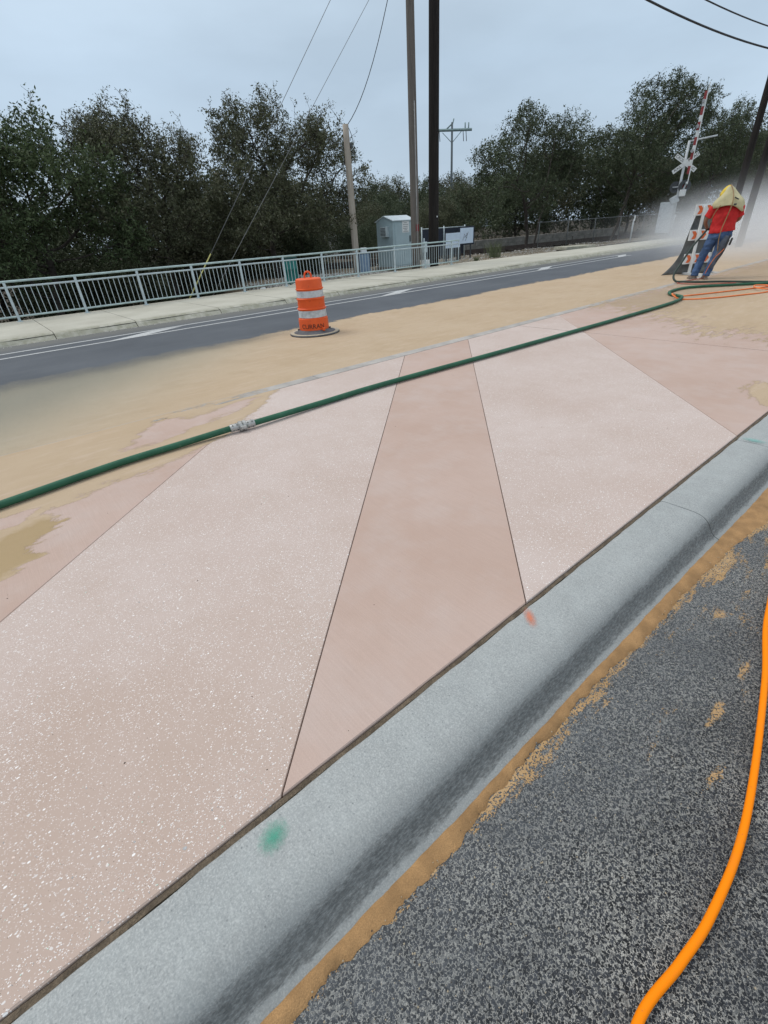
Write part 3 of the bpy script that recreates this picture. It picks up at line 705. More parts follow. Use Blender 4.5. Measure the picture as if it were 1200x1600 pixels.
# ------------------------------------------------------------------ traffic drum
dr = empty('traffic_drum', (5.10, 8.32, .003), R(-37)); tag(dr, 'orange and white traffic drum on a round rubber base by the sand edge', 'traffic drum')
SD = 1.0
prof = [(.285, .03), (.288, .06), (.283, .27), (.281, .285), (.269, .292), (.266, .30), (.263, .44), (.267, .449), (.278, .452), (.279, .462), (.266, .468), (.258, .475), (.254, .61), (.258, .618), (.268, .622), (.269, .635), (.256, .642), (.250, .65), (.246, .775), (.250, .783), (.262, .787), (.263, .80), (.250, .806), (.247, .815), (.243, .93), (.235, .955), (.215, .968), (.12, .975), (.02, .978)]
b_ = MB().lathe(prof, 40).build('drum_shell', [DRUM], dr); auto_smooth(b_, 35)
def band(z0, z1, r0, r1):
    v = []; f = []
    for k in range(40):
        a = 2*math.pi*k/40
        for z, r_ in ((z0, r0), (z1, r1)): v.append((r_*math.cos(a), r_*math.sin(a), z))
    for k in range(40): a, b = 2*k, 2*((k+1) % 40); f.append((a, b, b+1, a+1))
    me = mesh_from('reflective_band', v, f, [REFL], None, True); link('reflective_band', me, dr)
band(.308, .432, .268, .2655); band(.655, .768, .2525, .249)
MB().lathe([(.48, 0), (.485, .012), (.48, .028), (.38, .036), (.30, .075), (.289, .085), (.28, .02)], 44).build('rubber_base', [BASER], dr, True)
MB().lathe([(.475, .0285), (.478, .0285), (.476, .032), (.43, .034)], 44).build('base_rim', [simple('sand_dusted_rim', (.42, .36, .27), .9, .2, 20)], dr, True)
MB().tube(spline([(-.055, 0, .96), (-.06, 0, 1.02), (-.03, 0, 1.07), (.03, 0, 1.07), (.06, 0, 1.02), (.055, 0, .96)], 5), .016, 8).build('handle', [DRUM], dr, True)
me = text_mesh('CURRAN', .115); bm = bmesh.new(); bm.from_mesh(me)
bmesh.ops.subdivide_edges(bm, edges=bm.edges, cuts=1)
for q in bm.verts:
    x, y = q.co.x*1.0, q.co.y; rr = .2865; a = -math.pi/2 + x/rr; q.co = Vector((rr*math.cos(a), rr*math.sin(a), .155+y))
for q in bm.verts: q.co += Vector((q.co.x, q.co.y, 0)).normalized()*.0025
bm.to_mesh(me); bm.free(); me.materials.clear(); me.materials.append(INK); link('stencil_lettering', me, dr)
MB().bbox((.20, -.245, .10), (.05, .07, .06), .01).build('foot_tab', [DRUM], dr)
for s_ in (-1, 1): MB().box((s_*.29, -.02, .085), (.06, .05, .03)).build('clip', [DARKM], dr)

# ------------------------------------------------------------------ hoses
green = [(-3.2, 3.35), (-1.6, 3.68), (-.32, 3.87), (.46, 3.985), (1.0, 4.0), (1.43, 3.985), (1.52, 3.97), (1.64, 3.955), (2.4, 3.99), (3.26, 4.0), (5.44, 3.9), (8.02, 3.81), (9.6, 3.78), (10.3, 3.80), (10.85, 3.90), (11.05, 4.05), (11.2, 4.25), (11.55, 4.42), (12.1, 4.45), (12.5, 4.32), (12.94, 3.88), (13.4, 3.40), (14.0, 2.75), (15.2, 1.4), (16, .9)]
HR = .0275
def gpt(x, y):
    z = ZP+.006+HR
    d = abs(x-1.53); z += .014*math.exp(-(d/.35)**2)
    return (x, y, z)
pts = spline([gpt(*p) for p in green], 10)
hs = empty('green_hose', (1.53, 3.965, ZP)); tag(hs, 'thick green air hose lying across the pink paving with a metal coupling', 'hose')
MB().tube(pts, HR, 12).build('hose', [HOSE], hs, True, True)
cd = (Vector(gpt(1.64, 3.955))-Vector(gpt(1.43, 3.985))).normalized(); cc = Vector(gpt(1.535, 3.967))
cp = MB().tube([cc-cd*.115, cc-cd*.11, cc-cd*.028, cc-cd*.024], [.030, .034, .034, .030], 14).tube([cc+cd*.024, cc+cd*.028, cc+cd*.11, cc+cd*.115], [.030, .034, .034, .030], 14).build('coupling', [ALU], hs, True, True)
cq = MB().tube([cc-cd*.034, cc-cd*.03, cc-cd*.006, cc-cd*.002], [.041, .046, .046, .041], 14).tube([cc+cd*.002, cc+cd*.006, cc+cd*.03, cc+cd*.034], [.041, .046, .046, .041], 14)
side = cd.cross(Vector((0, 0, 1))).normalized(); rot = Matrix((cd, side.cross(cd)*-1, Vector((0, 0, 1)))).transposed()
for s_ in (-1, 1): cq.bbox(cc+side*(.046*s_), (.05, .026, .03), .006, Matrix((cd, -side, Vector((0, 0, 1)))).transposed())
cq.build('claw_lug', [ALU], hs, False, True)
for s_ in (-.09, -.05, .05, .09):
    for a in (-2.2, -.9, .5):
        d_ = side*math.cos(a) + Vector((0, 0, 1))*-math.sin(a); p = cc+cd*s_+d_*.033
        MB().tube([p, p+d_*.004], .006, 8).build('bolt', [DARKM], hs, False, True)
# blast hose from the worker's hand
MANB = Vector((14.35, 4.88, ZP)); MA = math.atan2(4.88, 14.35)
RX = Vector((math.sin(MA), -math.cos(MA), 0)); DY = Vector((math.cos(MA), math.sin(MA), 0))
def mw(x, y, z): return MANB + RX*x + DY*y + Vector((0, 0, z))
bh = [mw(-.05, .44, 1.20), mw(-.07, .36, 1.12), mw(-.11, .22, 1.03), mw(-.18, .05, .92), mw(-.30, -.2, .74), mw(-.43, -.45, .45), mw(-.54, -.70, .18), (13.42, 5.06, ZP+.045), (13.42, 4.85, ZP+.036), (13.42, 4.55, ZP+.036), (13.62, 4.12, ZP+.036), (13.75, 3.3, ZP+.036), (14.3, 2.2, ZP+.036), (15.8, 1.2, ZP+.036)]
MB().tube(spline(bh, 8), .023, 10).thing('blast_hose', [simple('dark_green_blast_hose_rubber', (.028, .045, .035), .6, .3, 6)], 'dark blast hose running from the worker\'s hands down to the sandy ground', 'hose', smooth=True)
z_ = ZP+.014
air = [(15.5, 1.35, z_), (13.6, 2.75, z_), (13.1, 3.1, z_), (12.05, 3.58, z_), (11.4, 3.9, z_), (11.14, 4.08, z_), (10.92, 4.12, z_+.07), (10.7, 4.0, z_+.06), (10.74, 3.85, z_), (11.07, 3.47, z_), (11.69, 3.13, z_), (12.28, 2.88, z_), (12.8, 2.9, z_+.02), (13.05, 3.12, z_+.03), (12.9, 3.28, z_+.04), (12.55, 3.18, z_+.04), (12.45, 2.98, z_+.03), (12.8, 2.75, z_), (14, 1.95, z_), (15.6, 1.0, z_)]
MB().tube(spline(air, 8), .013, 8).thing('air_line', [ORANGE_R], 'thin orange air line looped on the sand beside the green hose', 'hose', smooth=True)
sig = [mw(.09, -.09, .03), (13.6, 5.0, z_), (13.3, 4.95, z_), (13.2, 4.7, z_), (13.3, 4.3, z_), (13.5, 4.0, z_), (13.62, 3.85, z_)]
MB().tube(spline(sig, 6), .011, 8).thing('control_line', [simple('faded_red_rubber', (.40, .12, .09), .7, .2, 6)], 'thin reddish control line on the ground behind the worker\'s boots', 'hose', smooth=True)
big = [(-.15, -.42), (.12, -.22), (.34, -.13), (.56, -.08), (.74, -.10), (.89, -.113), (1.13, -.105), (1.42, -.06), (1.85, .03), (2.25, .13), (2.75, .18), (3.6, .05), (5, -.4), (7, -1.3)]
MB().tube(spline([(x, y, .024) for x, y in big], 10), .0112, 14).thing('orange_hose', [ORANGE_H], 'bright orange hose curving over the coarse asphalt in the near corner', 'hose', smooth=True)

# ------------------------------------------------------------------ worker
man = empty('person', MANB, MA-math.pi/2)
tag(man, 'person in red t-shirt, blue jeans and beige hood cape holding a blast hose', 'person')
SKIN = simple('tanned_skin', (.26, .13, .085), .6, .1, 10); SHIRT = simple('red_cotton', (.52, .022, .022), .85, .2, 7, .4, 30); DENIM = simple('blue_denim', (.062, .112, .225), .9, .35, 6, .4, 60, fine=.3)
DENIM_D = simple('dark_dusty_chap', (.10, .115, .145), .9, .3, 8, .4, 40); CAPE = simple('beige_canvas', (.50, .45, .27), .9, .18, 6, .4, 30); HOODY = simple('yellow_hood_fabric', (.66, .47, .05), .7, .15, 6)
SHOE = simple('dusty_boot_leather', (.19, .15, .125), .85, .35, 14, .3, 50); GLOVE = simple('dark_glove', (.03, .03, .03), .8, .3, 10); STRAP = simple('tan_air_tube', (.30, .19, .09), .6, .2, 8)
def limb(mb, pts, rs, n=14): mb.tube([tuple(p) for p in spline(pts, 4)], list(np.interp(np.linspace(0, 1, (len(pts)-1)*4+1), np.linspace(0, 1, len(pts)), rs)), n)
ankL, kneeL, hipL = (-.12, .02, .10), (-.03, .09, .54), (.105, .03, .96)
ankR, kneeR, hipR = (.13, -.06, .10), (.235, .0, .53), (.325, .02, .96)
shoL, elbL, wriL = (-.055, .05, 1.51), (-.165, .07, 1.25), (-.09, .26, 1.08)
shoR, elbR, wriR = (.465, .06, 1.51), (.50, .15, 1.25), (.24, .40, 1.14)
bd = MB()
limb(bd, [ankL, kneeL, hipL], [.045, .06, .085]); limb(bd, [ankR, kneeR, hipR], [.045, .06, .085])
bd.loft([((.215, .02, .90), .17, .11), ((.215, .02, 1.03), .175, .115), ((.205, .03, 1.2), .175, .11), ((.205, .04, 1.4), .20, .12), ((.205, .05, 1.53), .21, .095), ((.19, .07, 1.60), .09, .07), ((.17, .10, 1.66), .062, .062), ((.15, .13, 1.70), .062, .066)])
bd.loft([((.145, .15, 1.66), .05, .06), ((.14, .165, 1.70), .07, .085), ((.14, .16, 1.76), .078, .10), ((.14, .15, 1.82), .076, .098), ((.14, .14, 1.87), .05, .065)])
bd.tube([(.115, .265, 1.745), (.112, .285, 1.73)], [.018, .014], 8)
for s_ in (-1, 1): bd.tube([(.14+s_*.075, .14, 1.75), (.14+s_*.09, .135, 1.76)], .022, 8)
limb(bd, [shoL, elbL, wriL], [.056, .043, .032]); limb(bd, [shoR, elbR, wriR], [.056, .043, .032])
o = bd.build('body', [SKIN], man); remesh(o, .014, 5)
jn = MB()
limb(jn, [(ankL[0], ankL[1], .07), (-.085, .06, .30), kneeL, (.04, .06, .76), hipL], [.085, .088, .098, .118, .132]); limb(jn, [(ankR[0], ankR[1], .07), (.175, -.03, .30), kneeR, (.285, .01, .76), hipR], [.085, .088, .097, .116, .132])
jn.loft([((.215, .02, .86), .20, .14), ((.215, .02, .93), .235, .155), ((.215, .015, 1.0), .235, .15), ((.215, .02, 1.10), .205, .135)])
o = jn.build('jeans', [DENIM], man); remesh(o, .012, 4); crumple(o, .016, 8, (1, 1, 1.6))
tx = MB()
tx.loft([((.22, .02, 1.0), .262, .17, (-.10, 0, 1)), ((.215, .02, 1.06), .262, .168), ((.205, .03, 1.2), .25, .155), ((.205, .035, 1.35), .245, .16), ((.205, .045, 1.48), .255, .145), ((.20, .055, 1.56), .22, .115), ((.19, .07, 1.61), .10, .085)])
limb(tx, [shoL, (-.105, .055, 1.40), (-.145, .063, 1.315)], [.088, .084, .086]); limb(tx, [shoR, (.485, .09, 1.40), (.50, .12, 1.31)], [.088, .084, .086])
o = tx.build('shirt', [SHIRT], man); remesh(o, .012, 4); crumple(o, .022, 6, (1, 1, .8))
cpb = MB()   # cape: draped skirt of canvas over head and shoulders
def ring(c, rx_, ry_, hem=None, n=40):
    out = []
    for k in range(n):
        a = 2*math.pi*k/n; fold = 1+.035*math.sin(5*a+.6)+.02*math.sin(9*a)
        out.append(Vector((c[0]+rx_*fold*math.cos(a), c[1]+ry_*fold*math.sin(a), c[2]+(hem(a) if hem else 0))))
    return out
rings = [ring((.15, .11, 1.915), .04, .05), ring((.152, .11, 1.895), .075, .085), ring((.16, .105, 1.845), .105, .125), ring((.175, .10, 1.78), .14, .155), ring((.19, .08, 1.71), .205, .18), ring((.20, .06, 1.63), .298, .19), ring((.205, .05, 1.57), .322, .195, lambda a: -.06*max(0, math.cos(a-.2))-.02*math.sin(3*a)), ring((.21, .045, 1.54), .325, .195, lambda a: -.13*max(0, math.cos(a-.1))**2-.035*max(0, -math.sin(a))+.03*math.sin(3*a))]
v = [p for r_ in rings for p in r_]; n = 40; f = [(i*n+k, i*n+(k+1) % n, (i+1)*n+(k+1) % n, (i+1)*n+k) for i in range(len(rings)-1) for k in range(n)] + [tuple(range(n-1, -1, -1))]
cpb.add(v, f); o = cpb.build('hood_cape', [CAPE], man, True)
crumple(o, .012, 7); md = o.modifiers.new('u', 'SUBSURF'); md.levels = 1; md.render_levels = 1; md = o.modifiers.new('t', 'SOLIDIFY'); md.thickness = .012; md.offset = 1
hd = MB().loft([((.05, .13, 1.70), .05, .09), ((.055, .14, 1.76), .075, .12), ((.09, .14, 1.84), .075, .12), ((.125, .13, 1.905), .055, .08), ((.145, .12, 1.935), .02, .03)], 18)
o = hd.build('hood', [HOODY], man); remesh(o, .012, 4)
MB().bbox((.10, .285, 1.77), (.14, .02, .09), .008).build('visor', [DARKM], man)
MB().bbox((.335, -.135, 1.66), (.10, .012, .022), .004, Matrix.Rotation(.5, 3, 'Y')).build('vent_slot', [BLACKR], man)
MB().bbox((.335, -.185, 1.545), (.055, .03, .035), .006).build('buckle', [BLACKR], man)
MB().tube(spline([(.16, .03, 1.93), (.20, -.04, 1.87), (.25, -.125, 1.75), (.275, -.19, 1.60), (.265, -.185, 1.45), (.225, -.165, 1.22), (.20, -.165, 1.05), (.20, -.15, .85), (.235, -.12, .62)], 6), .0105, 8).build('air_tube', [STRAP], man, True)
MB().tube(spline([(.06, -.16, 1.55), (.0, -.155, 1.45), (-.045, -.10, 1.32), (-.06, .0, 1.2)], 5), .009, 8).build('strap', [STRAP], man, True)
ch = MB(); limb(ch, [(.355, -.06, .93), (.315, -.055, .76), (.27, -.06, .55), (.21, -.09, .34), (.18, -.09, .25)], [.075, .085, .07, .062, .05]); o = ch.build('leg_guard', [DENIM_D], man); remesh(o, .014, 4)
MB().bbox((.455, -.03, .80), (.04, .07, .15), .01, Matrix.Rotation(.15, 3, 'Y')).build('tool_pouch', [BLACKR], man)
MB().tube(spline([(.41, -.10, .95), (.39, -.14, .75), (.34, -.13, .55), (.26, -.13, .38)], 5), .016, 8).build('harness_strap', [BLACKR], man, True)
MB().tube(spline([(.36, -.15, .66), (.30, -.17, .58), (.22, -.16, .48), (.14, -.15, .28), (.09, -.12, .06)], 5), .007, 6).build('cord', [ORANGE_R], man, True)
def boot(a, toe, parent):
    mb = MB(); ax, ay, _ = a; tx_, ty = toe
    d = Vector((tx_-ax, ty-ay, 0)).normalized(); s_ = Vector((-d.y, d.x, 0)); P = lambda k, z: (ax+d.x*k, ay+d.y*k, z)
    mb.tube([P(0, .16), P(0, .10), P(-.005, .05)], [.055, .056, .055], 12)
    mb.tube([P(-.07, .045), P(-.03, .05), P(.06, .05), P(.13, .042), P(.185, .036)], [.035, .046, .047, .044, .026], 12)
    mb.bbox(P(.055, .014), (.28, .095, .028), .01, Matrix((d, s_, Vector((0, 0, 1)))).transposed())
    o = mb.build('boot', [SHOE], parent); remesh(o, .009, 3)
boot(ankL, (-.22, .14), man); boot(ankR, (.07, .12), man)
def hand(w_, direction, parent, thumb):
    mb = MB(); w_ = Vector(w_); d = Vector(direction).normalized(); s_ = d.cross(Vector((0, 0, 1))).normalized(); u = s_.cross(d)
    mb.tube([w_-d*.03, w_, w_+d*.045, w_+d*.085], [.038, .036, .043, .038], 12, sq=.7)
    for i, (o_, L) in enumerate(((-.032, .07), (-.011, .08), (.011, .075), (.032, .06))):
        b0 = w_+d*.08+s_*o_; mb.tube([b0-d*.02, b0+d*L*.45, b0+d*L*.7-u*.025, b0+d*L*.5-u*.055], [.013, .012, .011, .009], 8)
    t0 = w_+d*.03+s_*thumb*.035; mb.tube([t0-s_*thumb*.01, t0+s_*thumb*.025+d*.025-u*.01, t0+s_*thumb*.01+d*.055-u*.035], [.015, .013, .010], 8)
    o = mb.build('glove', [GLOVE], parent); remesh(o, .006, 2)
hand(wriL, (.25, .95, .1), man, 1); hand(wriR, (-.9, .35, .2), man, -1)

# ------------------------------------------------------------------ barricade beside him
bz = math.atan2(5.96, 16.57)
br = empty('barricade', (16.57, 5.96, .006), bz-math.pi/2+R(38)); tag(br, 'white three-rail barricade with orange marks and dark cloth beside the worker', 'barricade')
for x in (0, .62):
    MB().bbox((x, -.035, .86), (.07, .05, 1.68), .006).build('post', [WHITE], br)
    MB().bbox((x, 0, .03), (.08, 1.2, .06), .006).build('foot', [GREYW], br)
for z0 in (1.48, .88, .29):
    rl = MB().bbox((.27, .01, z0+.13), (1.02, .03, .26), .006).build('rail', [WHITE], br)
    for k in range(4):
        x = -.17+.27*k; MB().add([(x, -.008, z0+.03), (x+.10, -.008, z0+.03), (x+.17, -.008, z0+.13), (x+.08, -.008, z0+.23), (x-.02, -.008, z0+.23), (x+.05, -.008, z0+.13)], [(0, 1, 2, 5), (5, 2, 3, 4)]).build('chevron', [SIGN_OR], rl)
v = []; f = []; nu, nv = 14, 22
for j in range(nv):
    t = j/(nv-1); z = 1.52*(1-t)+.02
    for i in range(nu):
        s_ = i/(nu-1); spread = .12+.14*t+.42*max(0, (t-.5)/.5)**2.4
        x = -.12-(spread-.12)*1.0 + s_*(.66+spread); y = .10+.05*math.sin(7*s_+3*t)+.18*t*math.sin(3*s_+1)-.03
        v.append((x, y, z))
    if j:
        for i in range(nu-1): a = (j-1)*nu+i; f.append((a, a+1, a+nu+1, a+nu))
cl = link('draped_cloth', mesh_from('draped_cloth', v, f, [simple('dark_grey_mesh_cloth', (.13, .138, .138), .95, .4, 5, .3, 30)], None, True), br)
md = cl.modifiers.new('t', 'SOLIDIFY'); md.thickness = .008

# ------------------------------------------------------------------ poles and wires
def upole(name, x, y, z, h, r0, r1, mat, label, lean=(0, 0), parts=None):
    e_ = empty(name, (x, y, z)); tag(e_, label, 'utility pole')
    pts = [(lean[0]*t*h, lean[1]*t*h, t*h-.3*(t == 0)) for t in np.linspace(0, 1, 12)]
    MB().tube(pts, list(np.linspace(r0, r1, 12)), 16).build('shaft', [mat], e_, True); return e_
gp = upole('utility_pole', 16.65, 17.6, .0, 13.5, .19, .135, W_GREY, 'weathered grey wooden pole rising out of frame, left of the black pole')
MB().bbox((-.03, -.185, 1.72), (.16, .03, .26), .01).build('red_mark', [simple('dull_red_tape', (.20, .02, .025), .7, .3, 9)], gp)
MB().tube([(-.06, -.20, -.1), (-.06, -.195, 2.4), (-.05, -.17, 6)], .022, 6).build('conduit', [simple('grey_conduit', (.30, .29, .28), .6)], gp, True)
bp = upole('utility_pole', 17.95, 17.75, .0, 14, .235, .19, W_DARK, 'thick black creosoted wooden pole rising out of frame behind the railing', (.006, -.006))
MB().tube([(0, -.235, 2.1), (0, -.255, 2.1)], .03, 10).build('tag', [WHITE], bp)
sp = upole('utility_pole', 15.2, 20.2, -.02, 5.66, .165, .125, W_TAN, 'short tan wooden pole with a cut top and one sagging service wire')
MB().bbox((.12, -.08, 4.95), (.12, .10, .16), .02).build('bracket', [DARKM], sp)
MB().tube(spline([(.12, -.05, 5.55), (.22, -.08, 5.3), (.30, -.1, 4.9), (.27, -.1, 4.65), (.19, -.08, 4.75), (.16, -.08, 5.0)], 5), .012, 6).build('drip_loop', [CABLE], sp, True)
fp = empty('utility_pole', (64.7, 60, -.1)); tag(fp, 'distant thin pole with a crossarm and insulators above the trees', 'utility pole')
MB().tube([(0, 0, 0), (0, 0, 15.0)], [.2, .14], 10).build('shaft', [simple('bluish_far_wood', (.11, .13, .14), .9)], fp, True)
MBX = Vector((math.sin(R(43)), -math.cos(R(43)), 0))
def fpx(s_, z): return tuple(MBX*s_) [:2] + (z,)
CA = simple('pale_green_crossarm', (.24, .32, .32), .8)
MB().tube([fpx(-2.8, 14.25), fpx(2.9, 13.95)], .19, 6).build('crossarm', [CA], fp)
for s_ in (-2.6, -2.2, 1.9, 2.4):
    z0 = 14.2-(s_+2.6)*.05; MB().tube([fpx(s_, z0), fpx(s_, z0+.85)], [.08, .10], 8).build('insulator', [CA], fp, True)
    MB().tube([fpx(s_*.85, z0-.1), fpx(s_*.85+.1, z0-1.3)], .05, 6).build('hanger', [CABLE], fp, True)
MB().tube([fpx(-.9, 14.2), fpx(.1, 14.9), fpx(.25, 15.4)], .10, 6).build('peak_bracket', [CA], fp, True)
for s_ in (-1.4, 1.4): MB().tube([fpx(0, 12.6), fpx(s_, 13.9)], .05, 6).build('brace', [CA], fp, True)
rp1 = upole('utility_pole', 28.6, 9.05, .0, 13, .145, .12, W_DARK, 'dark pole fading into dust at the right edge, further left of two', (-.004, -.012))
rp2 = upole('utility_pole', 29.5, 8.68, .0, 13, .15, .12, W_DARK, 'dark pole fading into dust at the right edge, further right of two', (-.004, -.012))
def wire(pts, r, label, cat='wire', mat=None, group=None, name='overhead_wire', sag=0, n=14):
    a, b = Vector(pts[0]), Vector(pts[1])
    P = [a.lerp(b, t)-Vector((0, 0, sag*4*t*(1-t))) for t in np.linspace(0, 1, n)]
    return MB().tube(P, r, 6).thing(name, [mat or WIRE], label, cat, group, True)
gy_ = empty('guy_wire', (5.75, 17.1, .0)); tag(gy_, 'guy wire with a yellow plastic guard anchored behind the railing', 'guy wire')
A = Vector((5.75, 17.1, .05)); B = Vector((16.55, 17.6, 12.4)); dAB = (B-A).normalized()
MB().tube([A, B], .009, 6).build('strand', [WIRE], gy_, True, True)
MB().tube([A+dAB*.1, A+dAB*1.75], .019, 8).build('guard', [YELLOW], gy_, True, True)
wire([(6.6, 17.3, .0), (16.6, 17.6, 10.6)], .008, 'bare guy wire rising to the right of the yellow guarded one', 'guy wire', name='guy_wire')
wire([(15.25, 20.15, 5.6), (16.65, 17.6, 11.5)], .014, 'sagging service wire rising from the short tan pole', 'wire', CABLE, sag=.9)
wire([(15.5, 9.9, 7.25), (35, 8.6, 7.25)], .028, 'thick black overhead cable, lower of the pair in the top right corner', 'cable', CABLE, sag=.42, name='overhead_cable', n=24)
wire([(15.5, 9.9, 7.85), (35, 8.5, 7.75)], .02, 'thinner black overhead cable, upper of the pair in the top right corner', 'cable', CABLE, sag=.42, name='overhead_cable', n=24)

# ------------------------------------------------------------------ equipment shelter
sh = empty('equipment_shelter', (17.55, 20.15, .03)); tag(sh, 'pale blue grey metal equipment shelter with a gabled roof behind the railing', 'shelter')
MB().bbox((.72, .62, -.0), (1.62, 1.45, .12), .02).build('concrete_base', [WALLC], sh)
mb = MB(); yz = [(0, .06), (1.25, .06), (1.25, 2.06), (.62, 2.26), (0, 2.06)]; v = [(0, y, z) for y, z in yz]+[(1.44, y, z) for y, z in yz]
mb.add(v, [(4, 3, 2, 1, 0), (5, 6, 7, 8, 9)]+[(i, (i+1) % 5, 5+(i+1) % 5, 5+i) for i in range(5)]); mb.build('cabinet', [BOXP], sh)
for s_, (y0, z0, y1, z1) in enumerate(((-.06, 2.045, .62, 2.268), (1.31, 2.045, .62, 2.268))):
    mb = MB(); mb.add([(-.05, y0, z0), (1.5, y0, z0), (1.5, y1, z1), (-.05, y1, z1), (-.05, y0, z0+.035), (1.5, y0, z0+.035), (1.5, y1, z1+.035), (-.05, y1, z1+.035)], [(0, 1, 2, 3), (4, 5, 6, 7), (0, 1, 5, 4), (1, 2, 6, 5), (2, 3, 7, 6), (3, 0, 4, 7)]); mb.build('roof', [ROOFP], sh)
dl = MB().bbox((.72, -.012, 1.05), (1.20, .02, 1.85), .006).build('door', [BOXP], sh)
MB().bbox((1.12, -.035, 1.26), (.07, .04, .28), .008).build('handle', [DARKM], dl)
sg = MB().box((.84, -.027, 1.78), (.46, .008, .48)).build('sign', [WHITE], sh)
for k, (wd, z) in enumerate(((.20, 1.955), (.34, 1.88), (.30, 1.80), (.34, 1.72), (.22, 1.65), (.32, 1.585))):
    x = .84-wd/2; i = 0
    mb = MB()
    while x < .84+wd/2-.03:
        l_ = rnd.uniform(.03, .05); mb.box((x+l_/2, -.032, z), (l_*.8, .002, .035)); x += l_+.012
    mb.build('lettering', [simple('grey_print', (.16, .18, .2), .7)], sg)
ac = MB().bbox((-.10, .52, 1.62), (.20, .46, .44), .01).build('air_conditioner', [STEEL], sh)
for k in range(6): MB().box((-.206, .52, 1.47+.06*k), (.008, .38, .025)).build('louvre', [DARKM], ac)
MB().box((-.012, .80, 1.62), (.02, .12, .42)).build('vent', [DARKM], sh)

# other roadside things
eb = empty('electrical_box', (15.45, 19.95, -.02), R(-20)); tag(eb, 'small blue grey electrical box at the foot of the tan pole', 'utility box')
MB().bbox((0, 0, .42), (.5, .4, .84), .03).build('cabinet', [BLUEB], eb); MB().bbox((0, 0, .87), (.54, .44, .06), .02).build('lid', [BLUEB], eb)
MB().box((0, -.205, .45), (.38, .012, .62)).build('door', [BLUEB], eb); MB().bbox((.02, 0, 1.0), (.28, .2, .2), .02).build('meter_head', [WHITE], eb)
tb = empty('recycling_barrel', (11.15, 19.5, -.35)); tag(tb, 'teal plastic barrel standing behind the railing near the drum', 'barrel')
MB().lathe([(.27, 0), (.30, .04), (.305, .38), (.315, .40), (.315, .44), (.305, .46), (.31, .86), (.32, .88), (.32, .92), (.31, .94), (.31, 1.25), (.30, 1.3)], 28).build('body', [TEAL], tb, True)
MB().lathe([(.325, 1.27), (.33, 1.30), (.31, 1.36), (.1, 1.40), (.02, 1.40)], 28).build('lid', [simple('dark_teal_plastic', (.006, .05, .045), .5)], tb, True)
wp = empty('meter_pedestal', (16.95, 17.25, .0)); tag(wp, 'small white meter pedestal between the grey and black poles', 'utility box')
MB().bbox((0, 0, .22), (.34, .22, .44), .02).build('base', [WHITE], wp); MB().bbox((-.02, .04, .95), (.2, .14, .42), .02).build('meter_box', [STEEL], wp)
MB().tube([(-.02, .08, .4), (-.02, .08, 1.3)], .03, 8).build('pipe', [STEEL], wp, True)
for x0, z0, x1, z1, y, lab, frame in ((21.70, .66, 22.85, 1.38, 20.5, 'plain pale blue sign board on posts, the nearer and lower of two', 0), (23.42, .80, 24.55, 1.58, 21.0, 'pale blue picture board with sketchy dark lines in a dark frame', 1)):
    s_ = empty('sign_board', ((x0+x1)/2, y, 0)); tag(s_, lab, 'sign'); wd = x1-x0; hc = (z0+z1)/2
    if frame: MB().bbox((.02, .03, hc), (wd+.22, .04, z1-z0+.16), .01).build('frame', [NAVY], s_)
    MB().bbox((0, -.01, hc), (wd, .03, z1-z0), .006).build('panel', [BOARD], s_)
    for q in (-.4, .4): MB().box((wd*q, .07, hc*.5+.2), (.06, .06, hc+.4)).build('post', [DARKM], s_)
    if frame:
        for pl in ([(-.35, -.25), (-.2, .1), (-.05, -.15), (.1, .2)], [(-.3, -.1), (-.1, -.05), (.05, .12)], [(-.15, -.28), (.0, -.1), (-.02, .15)]):
            MB().tube([(a, -.029, hc+b*.9) for a, b in pl], .012, 5).build('drawing_line', [WIRE], s_)
ss = empty('screen_fence', (20.9, 21.6, 0)); tag(ss, 'dark screened fence panel behind the two pale boards', 'fence')
MB().box((1.75, 0, .95), (3.5, .03, 1.35)).build('screen', [NAVY], ss); MB().tube([(0, 0, 1.66), (3.55, 0, 1.66)], .022, 8).build('top_rail', [STEEL], ss, True)
for x in (0, 1.77, 3.55): MB().tube([(x, -.03, 0), (x, -.03, 1.75)], .035, 8).build('post', [STEEL], ss, True)
MB().add([(-.1, -.06, 0), (.12, -.08, 0), (.1, .05, 0), (-.12, .06, 0), (-.09, -.05, .05), (.10, -.07, .03), (.09, .04, .06), (-.1, .05, .04)], [(0, 1, 5, 4), (1, 2, 6, 5), (2, 3, 7, 6), (3, 0, 4, 7), (4, 5, 6, 7)])
mb = MB(); mb.add([(8.37, 16.93, .152), (8.55, 16.90, .152), (8.57, 17.03, .155), (8.39, 17.04, .152), (8.38, 16.94, .20), (8.54, 16.93, .215), (8.56, 17.02, .20), (8.40, 17.02, .19)], [(0, 1, 5, 4), (1, 2, 6, 5), (2, 3, 7, 6), (3, 0, 4, 7), (4, 5, 6, 7)])
mb.thing('paper_scrap', [WHITE], 'crumpled scrap of white paper at the foot of the railing', 'litter')
vl = empty('concrete_vault', (28.9, 16.9, .1), R(-25)); tag(vl, 'flat pale concrete vault lid beside the sidewalk', 'vault')
MB().bbox((0, 0, .10), (1.9, 1.3, .16), .02).build('lid', [WALK], vl); MB().bbox((0, 0, -.05), (1.7, 1.1, .16), .02).build('body', [WALLC], vl)

